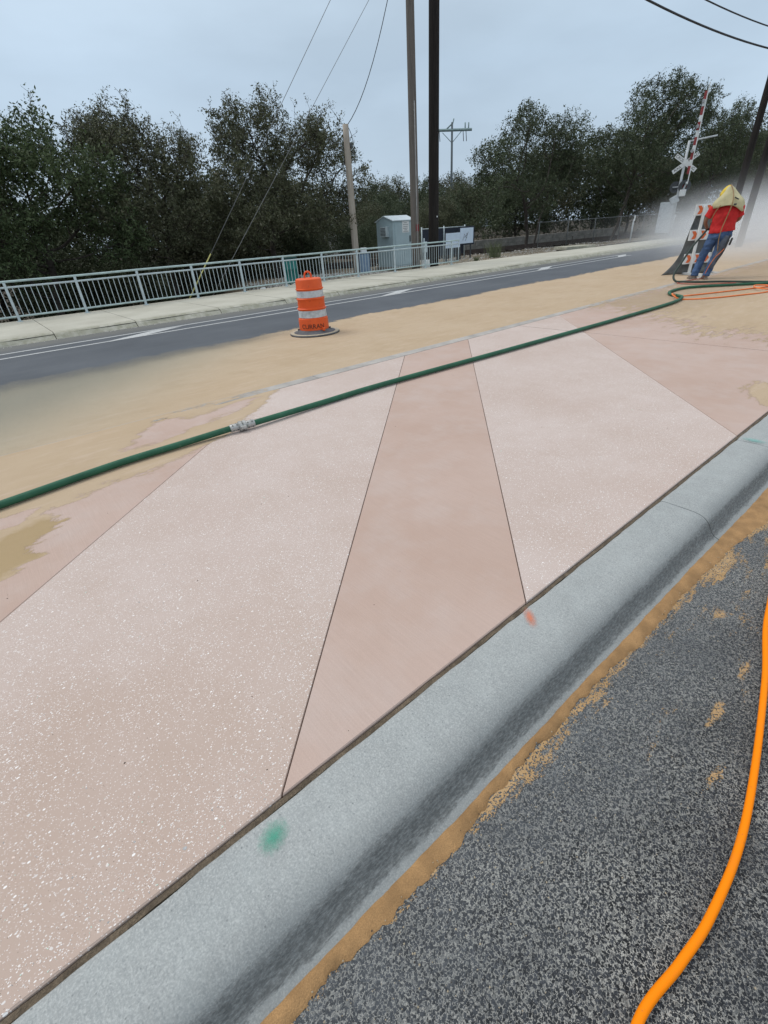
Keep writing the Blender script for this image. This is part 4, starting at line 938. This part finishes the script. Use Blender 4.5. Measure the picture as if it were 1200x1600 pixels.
# low block wall, railway, chain-link fence, house
lw = empty('low_wall', (30, 26.4, 0)); tag(lw, 'low weathered concrete wall beyond the railway track', 'wall')
bmesh_ = [MB().bbox((0, 0, .18), (1.94, .3, .36), .02).mesh('block', [WALLC]), MB().bbox((0, 0, .18), (1.94, .28, .36), .03).mesh('block', [WALLC])]
for k in range(-1, 12):
    for r_ in range(2):
        o = link('block', bmesh_[(k+r_) % 2], lw, (k*1.96-1+.98*r_+.02, -k*.05+rnd.uniform(-.02, .02), -.02+.37*r_)); o.rotation_euler = (0, 0, rnd.uniform(-.02, .02))
tk = empty('railway_track', (28, 23.6, 0), R(-8)); tag(tk, 'rusty railway rails on sleepers crossing behind the shelter', 'railway')
for y in (0, 1.44): MB().box((2, y, .17), (34, .07, .14)).box((2, y, .09), (34, .14, .03)).build('rail', [RAIL], tk)
sm = MB().bbox((0, .72, .03), (.22, 2.4, .12), .01).mesh('sleeper', [BARK])
for k in range(40): link('sleeper', sm, tk, (-14+.62*k*1.3, 0, rnd.uniform(-.01, .01)))
cf = empty('chain_link_fence', (33, 22.2, 0), R(-10)); tag(cf, 'grey chain-link fence in front of the right-hand oak trunks', 'fence')
STEEL_D = simple('dull_fence_steel', (.15, .16, .16), .6, .2, 6)
for k in range(9): MB().tube([(k*2.9, 0, 0), (k*2.9, 0, 1.62)], .03, 8).build('post', [STEEL_D], cf, True)
MB().tube([(-.2, 0, 1.58), (23.4, 0, 1.58)], .022, 8).build('top_rail', [STEEL_D], cf, True)
mb = MB(); hh = 1.5
for k in range(-12, 190):
    for d_ in (1, -1):
        x0 = k*.125; x1 = x0+d_*hh
        a, b = (x0, .05), (x1, .05+hh)
        lo, hi = 0, 23.2
        if min(a[0], b[0]) < lo or max(a[0], b[0]) > hi: continue
        mb.tube([(a[0], .004*d_, a[1]), (b[0], .004*d_, b[1])], .0032, 3, cap=False)
o = mb.build('wire_mesh', [STEEL_D], cf); o['kind'] = 'stuff'
hs_ = empty('house', (25.5, 43, -.5)); tag(hs_, 'pale house glimpsed low between the left-hand oaks', 'house')
MB().box((3.5, 3, 1.35), (9, 6, 2.7)).build('wall', [CREAM], hs_)
mb = MB(); mb.add([(-1.3, -.3, 2.7), (8.3, -.3, 2.7), (8.3, 3, 3.7), (-1.3, 3, 3.7), (-1.3, 6.3, 2.7), (8.3, 6.3, 2.7)], [(0, 1, 2, 3), (3, 2, 5, 4), (0, 3, 4), (1, 5, 2), (0, 4, 5, 1)]); mb.build('roof', [simple('grey_shingle', (.16, .15, .14), .9)], hs_)
for x in (.6, 3.2, 6): MB().box((x, -.02, 1.5), (.9, .06, 1.0)).build('window', [NAVY], hs_)

# loose limestone rubble and ballast (nobody could count it)
mb = MB()
def rock(x, y, z, s_):
    n = len(mb.v); pr = [(-1, -.6, 0), (.8, -.9, 0), (1, .7, 0), (-.7, .9, 0), (-.6, -.3, 1), (.5, -.5, .9), (.6, .4, 1.1), (-.4, .5, .8)]; a = rnd.uniform(0, 6.28); ca, sa = math.cos(a), math.sin(a)
    P = [((px*ca-py*sa)*s_*rnd.uniform(.8, 1.2)+x, (px*sa+py*ca)*s_*rnd.uniform(.8, 1.2)+y, pz*s_*rnd.uniform(.5, .9)+z) for px, py, pz in pr]
    mb.add(P, [(0, 1, 5, 4), (1, 2, 6, 5), (2, 3, 7, 6), (3, 0, 4, 7), (4, 5, 6, 7)])
def hz(x, y): return float(hill(np.array([x]), np.array([y]))[0])
for i in range(2600):
    x, y = rnd.uniform(10.2, 17.3), rnd.uniform(17.2, 23); rock(x, y, hz(x, y)-.01, rnd.uniform(.015, .06)*(1.8 if rnd.random() < .06 else 1))
for i in range(3200):
    x, y = rnd.uniform(19.2, 42), rnd.uniform(17.6, 25.5); y -= max(0, x-24)*.12; rock(x, y, hz(x, y)-.01, rnd.uniform(.015, .055))
tag(mb.build('rubble', [STONE]), 'pale limestone rubble and ballast behind the railing', 'gravel', kind='stuff')

# ------------------------------------------------------------------ crossing signal
cs = empty('crossing_signal', (43.68, 17.73, .05)); tag(cs, 'white railway crossing signal with crossbuck and raised striped gate arm', 'crossing signal')
VA = math.atan2(17.73, 43.68); S_ = Vector((math.sin(VA), -math.cos(VA), 0)); V_ = Vector((math.cos(VA), math.sin(VA), 0))
def cw(s_, d, z): return tuple(S_*s_+V_*d+Vector((0, 0, z)))
RS = Matrix((S_, V_, Vector((0, 0, 1)))).transposed()
MB().tube([cw(0, 0, 0), cw(0, 0, 5.85)], .085, 12).build('mast', [GREYW], cs, True)
MB().bbox(cw(-.55, .2, 1.25), (.95, .55, 2.0), .03, RS).build('mechanism_case', [GREYW], cs)
MB().bbox(cw(-.15, .1, 2.35), (.55, .45, .5), .06, RS @ Matrix.Rotation(-.5, 3, 'Y')).build('gate_mechanism', [GREYW], cs)
MB().tube([cw(.12, -.1, .1), cw(.10, -.1, 1.2), cw(.18, -.1, 1.4)], .06, 8).build('conduit', [GREYW], cs, True)
MB().bbox(cw(.28, -.05, 2.75), (.42, .4, .42), .04, RS).build('junction_box', [WHITE], cs)
cbm = [(R(35), 'RAILROAD'), (R(-35), 'CROSSING')]
for i, (a, txt) in enumerate(cbm):
    rot = RS @ Matrix.Rotation(-a, 3, 'Y')
    bl = MB().bbox(cw(.06, -.13-.03*i, 4.55), (1.75, .022, .27), .004, rot).build('crossbuck_blade', [WHITE], cs)
    for sgn, part in ((-1, txt[:4]), (1, txt[4:])):
        me = text_mesh(part, .24); o = link('lettering', me, bl); me.materials.clear(); me.materials.append(INK)
        o.location = Vector(cw(.06, -.146-.03*i, 4.55)) + rot @ Vector((sgn*.52, 0, 0)); o.rotation_euler = (rot @ Matrix.Rotation(math.pi/2, 3, 'X')).to_euler()
for sd_, off, sgn in ((.32, -.12, 1), (-.28, .12, -1)):
    c0 = Vector(cw(sd_, off, 3.15)); n_ = -V_ if sgn > 0 else V_
    lg = MB().tube([c0, c0+n_*.02], .40 if sgn > 0 else .36, 24).tube([c0-n_*.14, c0], [.13, .16], 14).build('signal_light', [DARKM], cs)
    MB().tube([c0+n_*.022, c0+n_*.035], .15, 18).build('lens', [simple('dark_red_lens', (.12, .01, .01), .2)], lg)
    hv = MB(); v = []; f = []
    for k in range(11):
        a = math.pi*k/10; d_ = S_*math.cos(a)*.17+Vector((0, 0, 1))*math.sin(a)*.17
        v += [tuple(c0+n_*.02+d_), tuple(c0+n_*.25+d_*.95)]
        if k: q = 2*(k-1); f.append((q, q+1, q+3, q+2))
    hv.add(v, f); hv.build('hood', [DARKM], lg)
MB().tube([cw(-.45, 0, 3.15), cw(.5, 0, 3.15)], .035, 8).build('light_bar', [GREYW], cs, True)
MB().tube([cw(0, 0, 5.8), cw(1.65, .1, 5.95)], .05, 8).build('side_arm', [GREYW], cs, True)
ga = MB().bbox(cw(.46, -.25, 6.05), (.06, .10, 5.6), .006, RS).build('gate_arm', [WHITE], cs)
for k in range(6): MB().bbox(cw(.35, -.25, 4.1+k*.82), (.16, .03, .46), .004, RS).build('stripe', [RED], ga)
for k in range(5): MB().bbox(cw(.35, -.25, 4.53+k*.82), (.155, .03, .36), .004, RS).build('stripe', [WHITE], ga)
for k in range(3): MB().bbox(cw(.30, -.3, 5.2+k*1.35), (.14, .12, .2), .02, RS).build('arm_light', [simple('arm_lamp_housing', (.35, .35, .36), .5)], ga)
MB().tube([cw(.05, -.12, 2.5), cw(.30, -.2, 3.0), cw(.42, -.25, 3.4)], .06, 8).build('arm_clamp', [GREYW], cs, True)
for k in range(5):
    mb = MB().box((0, 0, .45), (.03, .02, .9)).mesh('stem', [GREYW]) if k == 0 else mb
e_ = empty('marker_post', (39.3, 18.6, 0)); tag(e_, 'slim white marker post beside the chain-link fence', 'post'); MB().tube([(0, 0, 0), (0, 0, 1.35)], .05, 8).build('shaft', [GREYW], e_, True); MB().bbox((0, -.05, 1.42), (.18, .03, .34), .01).build('plate', [WHITE], e_)

# ------------------------------------------------------------------ trees
LEAF_O = mat_leaf('oak_leaf_olive', (.078, .087, .048), (.130, .137, .076), (.22, .21, .15))
LEAF_G = mat_leaf('oak_leaf_green', (.054, .080, .034), (.098, .130, .058), (.16, .19, .10))
LEAF_D = mat_leaf('oak_leaf_dark', (.052, .070, .036), (.092, .112, .060), (.15, .17, .11))
def grow(seed, base, trunk, blobs, n_attr=420, step=.34, kill=.5, infl=3.5, iters=70, clump=3.2):
    rg = np.random.default_rng(seed); nodes = [np.array(trunk[0], float)]; par = [-1]
    for a, b in zip(trunk[:-1], trunk[1:]):
        a, b = np.array(a, float), np.array(b, float); k = max(1, int(np.linalg.norm(b-a)/step))
        for i in range(1, k+1): nodes.append(a+(b-a)*i/k + rg.normal(0, .02, 3)); par.append(len(nodes)-2)
    vol = np.array([q[3]*q[4]*q[5] for q in blobs]); cnt = rg.multinomial(n_attr, vol/vol.sum()); A = []
    for q, c in zip(blobs, cnt):
        m = max(4, int(q[3]*q[4]*q[5]*clump))                       # leaf masses inside each bough
        d = rg.normal(size=(m, 3)); d /= np.linalg.norm(d, axis=1)[:, None]; r_ = rg.random(m)**(1/2.2)
        cc_ = np.array(q[:3])+d*r_[:, None]*np.array(q[3:6]); k = rg.integers(0, m, c)
        A.append(cc_[k]+rg.normal(0, 1, (c, 3))*np.array((.36, .36, .30))*rg.uniform(.6, 1.3, m)[k][:, None])
    A = np.concatenate(A); att = A.copy(); N = np.array(nodes)
    D = ((A[:, None]-N[None])**2).sum(-1); nr = D.argmin(1); dm = D.min(1)
    for it in range(iters):
        if not len(A): break
        new = []; npar = []
        lim = (infl if it < 25 else infl*3)**2; ok = dm < lim
        vec = A[ok]-N[nr[ok]]; vec /= np.linalg.norm(vec, axis=1)[:, None]+1e-9
        acc = np.zeros_like(N); np.add.at(acc, nr[ok], vec); ks_ = np.unique(nr[ok])
        for k in ks_:
            s_ = acc[k]+rg.normal(0, .25, 3); L = np.linalg.norm(s_)
            if L < 1e-6: continue
            new.append(N[k]+s_/L*step*rg.uniform(.8, 1.1)); npar.append(k)
        if not new: break
        n0_ = len(N); new = np.array(new); par += [int(q) for q in npar]; N = np.concatenate([N, new])
        D = ((A[:, None]-new[None])**2).sum(-1); j = D.argmin(1); dn = D[np.arange(len(A)), j]; up_ = dn < dm
        nr = np.where(up_, j+n0_, nr); dm = np.minimum(dm, dn); kp = dm > kill**2; A, nr, dm = A[kp], nr[kp], dm[kp]
    par = np.array(par); n = len(N); kids = np.zeros(n, int); rad = np.zeros(n)
    for i in range(n-1, -1, -1):
        r_ = rad[i]**(1/2.4) if rad[i] > 0 else .009
        rad[i] = max(r_, .009)
        if par[i] >= 0: rad[par[i]] += rad[i]**2.4; kids[par[i]] += 1
    return N, par, rad, kids, att
def branches(name, N, par, rad, parent, mat, rmax=None):
    v = []; f = []
    for i in range(len(N)):
        p = par[i]
        if p < 0: continue
        a, b = N[p], N[i]; d = b-a; L = np.linalg.norm(d)
        if L < 1e-6: continue
        d /= L; r0, r1 = min(rad[p], rad[i]*1.35), rad[i]; m = 7 if r1 > .05 else 5 if r1 > .02 else 3
        u = np.cross(d, (0, 0, 1.) if abs(d[2]) < .9 else (1., 0, 0)); u /= np.linalg.norm(u); w_ = np.cross(d, u); n0 = len(v)
        for c, r_ in ((a, r0), (b, r1)):
            for k in range(m): t = 2*math.pi*k/m; v.append(c+u*math.cos(t)*r_+w_*math.sin(t)*r_)
        f += [(n0+k, n0+(k+1) % m, n0+m+(k+1) % m, n0+m+k) for k in range(m)]
    return link(name, mesh_from(name, v, f, [mat], None, True), parent)
def leaves(name, P, per, sig, size, mat, parent, seed, up=0.0):
    rg = np.random.default_rng(seed); m = len(P)*per
    # twig-like short strings of leaves around each tip
    dirs = rg.normal(size=(len(P), 3, 3)); dirs[..., 2] += up; dirs /= np.linalg.norm(dirs, axis=-1)[..., None]
    idx = np.repeat(np.arange(len(P)), per); tw = rg.integers(0, 3, m); along = rg.random(m)**.8*sig*2.4
    c = P[idx]+dirs[idx, tw]*along[:, None]+rg.normal(0, sig*.33, (m, 3))
    a = rg.normal(size=(m, 3)); a /= np.linalg.norm(a, axis=1)[:, None]; b = np.cross(a, rg.normal(size=(m, 3))); b /= np.linalg.norm(b, axis=1)[:, None]
    L = size*(.5+1.0*rg.random(m)**1.5)[:, None]; W = L*.42
    V = np.stack([c-a*L*.5, c+b*W*.5, c+a*L*.5, c-b*W*.5], 1).reshape(-1, 3).astype(np.float32)
    me = bpy.data.meshes.new(name); me.vertices.add(4*m); me.vertices.foreach_set('co', V.ravel())
    me.loops.add(4*m); me.loops.foreach_set('vertex_index', np.arange(4*m, dtype=np.int32))
    me.polygons.add(m); me.polygons.foreach_set('loop_start', np.arange(0, 4*m, 4, dtype=np.int32)); 
    try: me.polygons.foreach_set('loop_total', np.full(m, 4, dtype=np.int32))
    except Exception: pass
    me.materials.append(mat); me.update(calc_edges=True); me.validate()
    return link(name, me, parent)
def tree(seed, base, trunk, blobs, mat, label, n_attr=420, per=34, sig=.23, size=.105, group=None, sprouts=0, kill=.26, trunk2=None, step=.22, clump=2.3):
    e_ = empty('oak_tree', base); tag(e_, label, 'tree', group); b = np.array(base)
    rel = [tuple(np.array(q[:3])-b)+tuple(q[3:6]) for q in blobs]; tr = [tuple(np.array(q)-b) for q in trunk]
    n_attr *= 4; N, par, rad, kids, att = grow(seed, base, tr, rel, n_attr, step, kill, clump=clump)
    if trunk2 is not None:
        N2, p2, r2, k2, a2 = grow(seed+50, base, [tuple(np.array(q)-b) for q in trunk2[0]], [tuple(np.array(q[:3])-b)+tuple(q[3:6]) for q in trunk2[1]], n_attr//2, step, kill, clump=clump)
        par = np.concatenate([par, np.where(p2 < 0, -1, p2+len(N))]); rad = np.concatenate([rad, r2]); kids = np.concatenate([kids, k2]); N = np.concatenate([N, N2])
    branches('trunk', N, par, rad, e_, BARK)
    tips = N[(rad < .016)]; print(label, len(N), len(tips), len(tips)*per)
    leaves('crown', tips, per, sig, size, mat, e_, seed)
    if sprouts:
        rg = np.random.default_rng(seed+9); top = N[(rad < .02) & (N[:, 2] > np.quantile(N[:, 2], .72))]; mb = MB(); tp = []
        for k in range(sprouts):
            p = top[rg.integers(len(top))].copy(); d = np.array([rg.normal(0, .55), rg.normal(0, .55), 1.]); L = rg.uniform(.3, 1.0)*(1 if rg.random() < .85 else 1.5); q = [p.copy()]
            for s_ in range(6):
                d = d/np.linalg.norm(d); p = p+d*L/6; d = d+rg.normal(0, .35, 3)*.8; d[2] = abs(d[2]); q.append(p.copy())
                if rg.random() < .75: tp.append(p.copy())
                if rg.random() < .5:
                    s2 = p+np.array([rg.normal(0, .16), rg.normal(0, .16), rg.uniform(.02, .2)]); mb.tube([tuple(p), tuple(s2)], [.007, .004], 3, cap=False); tp.append(s2)
            mb.tube([tuple(x) for x in q], list(np.linspace(.013, .005, len(q))), 3, cap=False)
        mb.build('twigs', [BARK], e_)['kind'] = 'stuff'; leaves('twig_leaves', np.array(tp), 6, .07, size*.8, mat, e_, seed+4)
    return e_

# left-hand oaks behind the railing
tree(1, (2.6, 22.2, -1.6), [(2.6, 22.2, -1.7), (2.7, 22.1, .3), (3.0, 22, 1.8)],
     [(2.9, 21.8, 4.0, 2.6, 2.2, 1.7), (.6, 22, 3.2, 2.2, 2.2, 1.8), (4.6, 21.4, 2.9, 1.6, 1.6, 1.5), (1.8, 20.9, 2.4, 1.8, 1.2, 1.3), (-2, 22.5, 4, 2.4, 2.4, 2.4)], LEAF_G,
     'dense green oak at the left edge behind the railing', 760, 52, .19, .115, sprouts=50)
tree(2, (7.5, 23.4, -1.6), [(7.5, 23.4, -1.7), (7.4, 23.3, .6), (7.7, 23.2, 2.2)],
     [(6.9, 23, 5.2, 1.7, 1.8, 1.4), (5.7, 22.5, 4.8, 1.2, 1.5, 1.2), (8.6, 22.8, 3.7, 1.4, 1.6, 1.4), (7.6, 21.7, 3.0, 2.4, 1.5, 1.3), (6.2, 21.4, 2.3, 1.4, 1.0, 1.0), (9.3, 22, 2.6, 1.3, 1.2, 1.1)], LEAF_O,
     'olive oak with bare twiggy top, second from the left edge', 640, 44, .18, .105, sprouts=200)
tree(3, (12.6, 23.2, -.6), [(12.6, 23.2, -.8), (12.4, 23.1, 1.2), (12.7, 23, 2.6)],
     [(12.6, 23, 5.45, 2.1, 1.8, 1.6), (11.2, 22.6, 4.5, 1.4, 1.5, 1.7), (14.6, 22.8, 4.6, 1.7, 1.7, 1.7), (16.2, 22.8, 3.6, 1.5, 1.4, 1.4), (12.4, 21.6, 3.0, 2.3, 1.4, 1.4), (14.9, 21.8, 2.6, 1.7, 1.2, 1.0), (10.6, 21.6, 2.5, 1.1, 1.1, 1.2)], LEAF_O,
     'tall olive brown oak rising behind the two guy wires', 900, 46, .18, .105, sprouts=120)
# backing oaks: two built, the rest copies of them
bk1 = tree(21, (0, 0, 0), [(0, 0, -.2), (.1, 0, 1.2)], [(0, 0, 3.6, 2.6, 2.2, 2.0), (1.8, .2, 2.4, 1.8, 1.6, 1.6), (-1.8, -.2, 2.3, 1.8, 1.6, 1.6), (0, -.8, 1.5, 2.2, 1.2, 1.2)], LEAF_D, 'dark dense oak filling the shade behind the front oaks', 420, 40, .30, .16, 'backing oaks', kill=.34, step=.3)
bk2 = tree(22, (0, 0, 0), [(0, 0, -.2), (-.1, 0, 1.5)], [(0, 0, 4.0, 2.3, 2.2, 2.0), (1.3, .2, 2.8, 1.8, 1.6, 1.6), (-1.5, .2, 2.0, 1.6, 1.6, 1.5), (.3, -.9, 1.3, 2.0, 1.0, 1.0)], LEAF_O, 'dark dense oak filling the shade behind the front oaks', 420, 38, .30, .16, 'backing oaks', kill=.34, step=.3)
used = set()
def place(src, x, y, z, s_, rz, label, group):
    o = src if src.name not in used else dup(src)
    used.add(src.name); o.location = (x, y, z); o.scale = (s_, s_, s_); o.rotation_euler = (0, 0, rz); o['label'] = label; o['group'] = group; return o
lab = 'dark oak in the deep shade behind the front left-hand oaks'
for i, (x, y, z, s_) in enumerate(((-3, 28, -1.6, 1.1), (1.5, 29, -1.6, 1.1), (5.5, 28.5, -1.6, 1.08), (9.5, 28, -1.3, 1.05), (13, 29, -.8, 1.0), (16.5, 28, -.4, .9), (3.4, 25.6, -1.7, .75), (9.8, 25.8, -1.5, .75), (6.2, 25.3, -1.8, .62), (12.6, 25.8, -.9, .7), (15.4, 26, -.5, .68))):
    place((bk1, bk2)[i % 2], x, y, z, s_, rnd.uniform(0, 6.28), lab, 'shaded oaks behind the front left-hand oaks')
lab = 'distant oak in the low tree line between the tan pole and the right-hand oaks'
for i, (x, y, s_) in enumerate(((27, 38, .62), (31, 39, .70), (35, 40, .66), (33, 33, .55), (27, 34, .5), (38, 37, .72), (50, 62, 1.35), (56, 66, 1.5), (63, 66, 1.55), (70, 66, 1.6), (77, 66, 1.65), (84, 66, 1.7), (44, 42, .95), (50, 44, 1.05), (40, 46, .95), (30, 46, .8), (24, 40, .62), (20.5, 33, .5))):
    place((bk1, bk2)[i % 2], x, y, -.15, s_, rnd.uniform(0, 6.28), lab, 'low tree line in the distance')
lab = 'dusty oak standing back behind the right-hand oaks'
for i, (x, y, s_) in enumerate(((41, 30, 1.1), (47, 31, 1.3), (54, 30, 1.5), (62, 30, 1.6), (70, 27, 1.6), (78, 24, 1.6), (88, 24, 1.7), (100, 24, 1.8), (86, 18, 1.3), (120, 28, 2.2), (120, 18, 1.8), (58, 24, 1.1))):
    place((bk1, bk2)[i % 2], x, y, -.15, s_, rnd.uniform(0, 6.28), lab, 'oaks behind the right-hand oaks')
# right-hand oaks
tree(5, (33.3, 23.4, 0), [(33.3, 23.4, -.2), (33.35, 23.4, .8), (33.0, 23.4, 2.2), (32.6, 23.4, 3.0)],
     [(31.2, 23.2, 6.0, 2.6, 2.0, 1.6), (34.6, 23.2, 6.7, 2.4, 2.0, 1.5), (36.6, 23.2, 5.8, 2.0, 2.0, 1.8), (29.0, 23, 4.5, 2.4, 1.8, 1.8), (27.3, 22.8, 3.0, 1.5, 1.4, 1.3), (36.8, 23, 4.6, 1.8, 1.8, 1.5), (32, 22, 3.6, 2.6, 1.4, 1.1)], LEAF_D,
     'broad oak with a forked trunk, first right of the black pole', 820, 34, .20, .125, trunk2=([(34.4, 23.6, -.2), (34.9, 23.6, 1.4), (35.6, 23.6, 3.0)], [(36.2, 23.5, 5.0, 2.0, 1.8, 1.8), (34.2, 23.6, 4.4, 1.6, 1.6, 1.2)]), kill=.32, step=.28, clump=1.4)
tree(6, (41.5, 21.2, 0), [(41.5, 21.2, -.2), (42.3, 21.2, 1.2), (43.2, 21.3, 2.8), (43.6, 21.3, 4.2)],
     [(46, 21.6, 8.0, 3.4, 2.4, 2.2), (41.8, 21.6, 6.5, 2.6, 2.2, 1.8), (50.2, 21.4, 8.0, 3.2, 2.2, 2.4), (43, 21, 4.6, 3.0, 1.8, 1.5), (48, 21, 4.6, 3.0, 1.8, 1.6), (40, 21.2, 4.6, 1.6, 1.6, 1.4)], LEAF_D,
     'tallest right-hand oak with leaning trunk behind the crossing signal', 980, 36, .24, .145, kill=.34, step=.3, sprouts=50, clump=1.7)
tree(7, (57, 21, 0), [(57, 21, -.2), (57.2, 21, 2.0), (57.6, 21, 3.4)],
     [(57.5, 21, 7.6, 3.2, 2.4, 2.4), (61.5, 21, 7.2, 3.0, 2.2, 2.6), (54.5, 20.6, 5.0, 2.4, 1.8, 2.0), (60, 20.4, 4.0, 3.6, 1.8, 1.8), (65, 20.6, 6.0, 2.4, 2.0, 2.6)], LEAF_D,
     'hazy oak at the right edge behind the two dark poles', 820, 34, .27, .15, kill=.36, step=.32, sprouts=60, clump=1.5)
# weeds by the sidewalk
mb = MB()
def tuft(name, x, y, z, n, h, label):
    mb = MB(); rg = random.Random(int(x*100))
    for i in range(n):
        a = rg.uniform(0, 6.28); l_ = h*rg.uniform(.5, 1); s_ = rg.uniform(.1, .6); x0, y0 = rg.gauss(0, h*.25), rg.gauss(0, h*.2)
        p = [(x0, y0, 0), (x0+math.cos(a)*s_*l_*.4, y0+math.sin(a)*s_*l_*.4, l_*.6), (x0+math.cos(a)*s_*l_, y0+math.sin(a)*s_*l_, l_)]
        mb.tube(p, [.008, .006, .002], 3, cap=False)
    o = mb.build(name, [simple('weed_green', (.12, .14, .07), .8, .3, 9)]); o.location = (x, y, z); tag(o, label, 'weed'); return o
tuft('weed', 20.6, 17.35, .02, 120, .32, 'small grey green weed tuft just past the end of the railing')
tuft('weed', 24.6, 19.4, 0, 140, .9, 'tall thin weeds right of the framed board')

# ------------------------------------------------------------------ blasting dust
t = NT('blasting_dust'); t.t.nodes.remove(t.b)
pv = t.n('ShaderNodeVolumePrincipled'); pv.inputs['Color'].default_value = (.90, .91, .93, 1); pv.inputs['Anisotropy'].default_value = .2
gd = t.n('ShaderNodeTexGradient', gradient_type='SPHERICAL'); t.l(t.co, gd.inputs[0])
nn = t.rng(t.noise(2.4, 4, .6, vec=t.mapping((1.6, 1.2, .7))), .34, .66, .25, 1.6)
X_, Y_, Z_ = t.xyz(); hgt = t.rng(t.math('ADD', Z_, t.math('MULTIPLY', Y_, .62)), .78, -.10, 0, 1, True)
t.l(t.math('MULTIPLY', t.math('MULTIPLY', t.math('MULTIPLY', t.rng(gd.outputs[1], .0, .75, 0, 1, True), hgt), nn), .15), pv.inputs['Density']); t.l(pv.outputs[0], t.out.inputs['Volume'])
bm = bmesh.new(); bmesh.ops.create_icosphere(bm, subdivisions=3, radius=1.0); me = bpy.data.meshes.new('dust_cloud'); bm.to_mesh(me); bm.free(); me.materials.append(t.m)
dc = link('dust_cloud', me); dc.location = (30, 7.6, .5); dc.scale = (15, 8.2, 4.2); dc.rotation_euler = (0, 0, R(14))
tag(dc, 'pale cloud of blasting dust drifting behind the worker', 'dust', kind='stuff')

dc2 = link('dust_cloud', me); dc2.location = (40, 12.6, .3); dc2.scale = (15, 6.2, 3.2); dc2.rotation_euler = (0, 0, R(12))
t2 = NT('thin_drifting_dust'); t2.t.nodes.remove(t2.b)
pv = t2.n('ShaderNodeVolumePrincipled'); pv.inputs['Color'].default_value = (.90, .91, .93, 1); pv.inputs['Anisotropy'].default_value = .2
gd = t2.n('ShaderNodeTexGradient', gradient_type='SPHERICAL'); t2.l(t2.co, gd.inputs[0])
t2.l(t2.math('MULTIPLY', t2.math('MULTIPLY', t2.rng(gd.outputs[1], .0, .8, 0, 1, True), t2.rng(t2.noise(2.2, 4, .6), .34, .66, .35, 1.5)), .11), pv.inputs['Density']); t2.l(pv.outputs[0], t2.out.inputs['Volume'])
me2 = me.copy(); me2.materials.clear(); me2.materials.append(t2.m); dc2.data = me2
tag(dc2, 'thin low dust drifting over the far road end before the crossing signal', 'dust', kind='stuff')
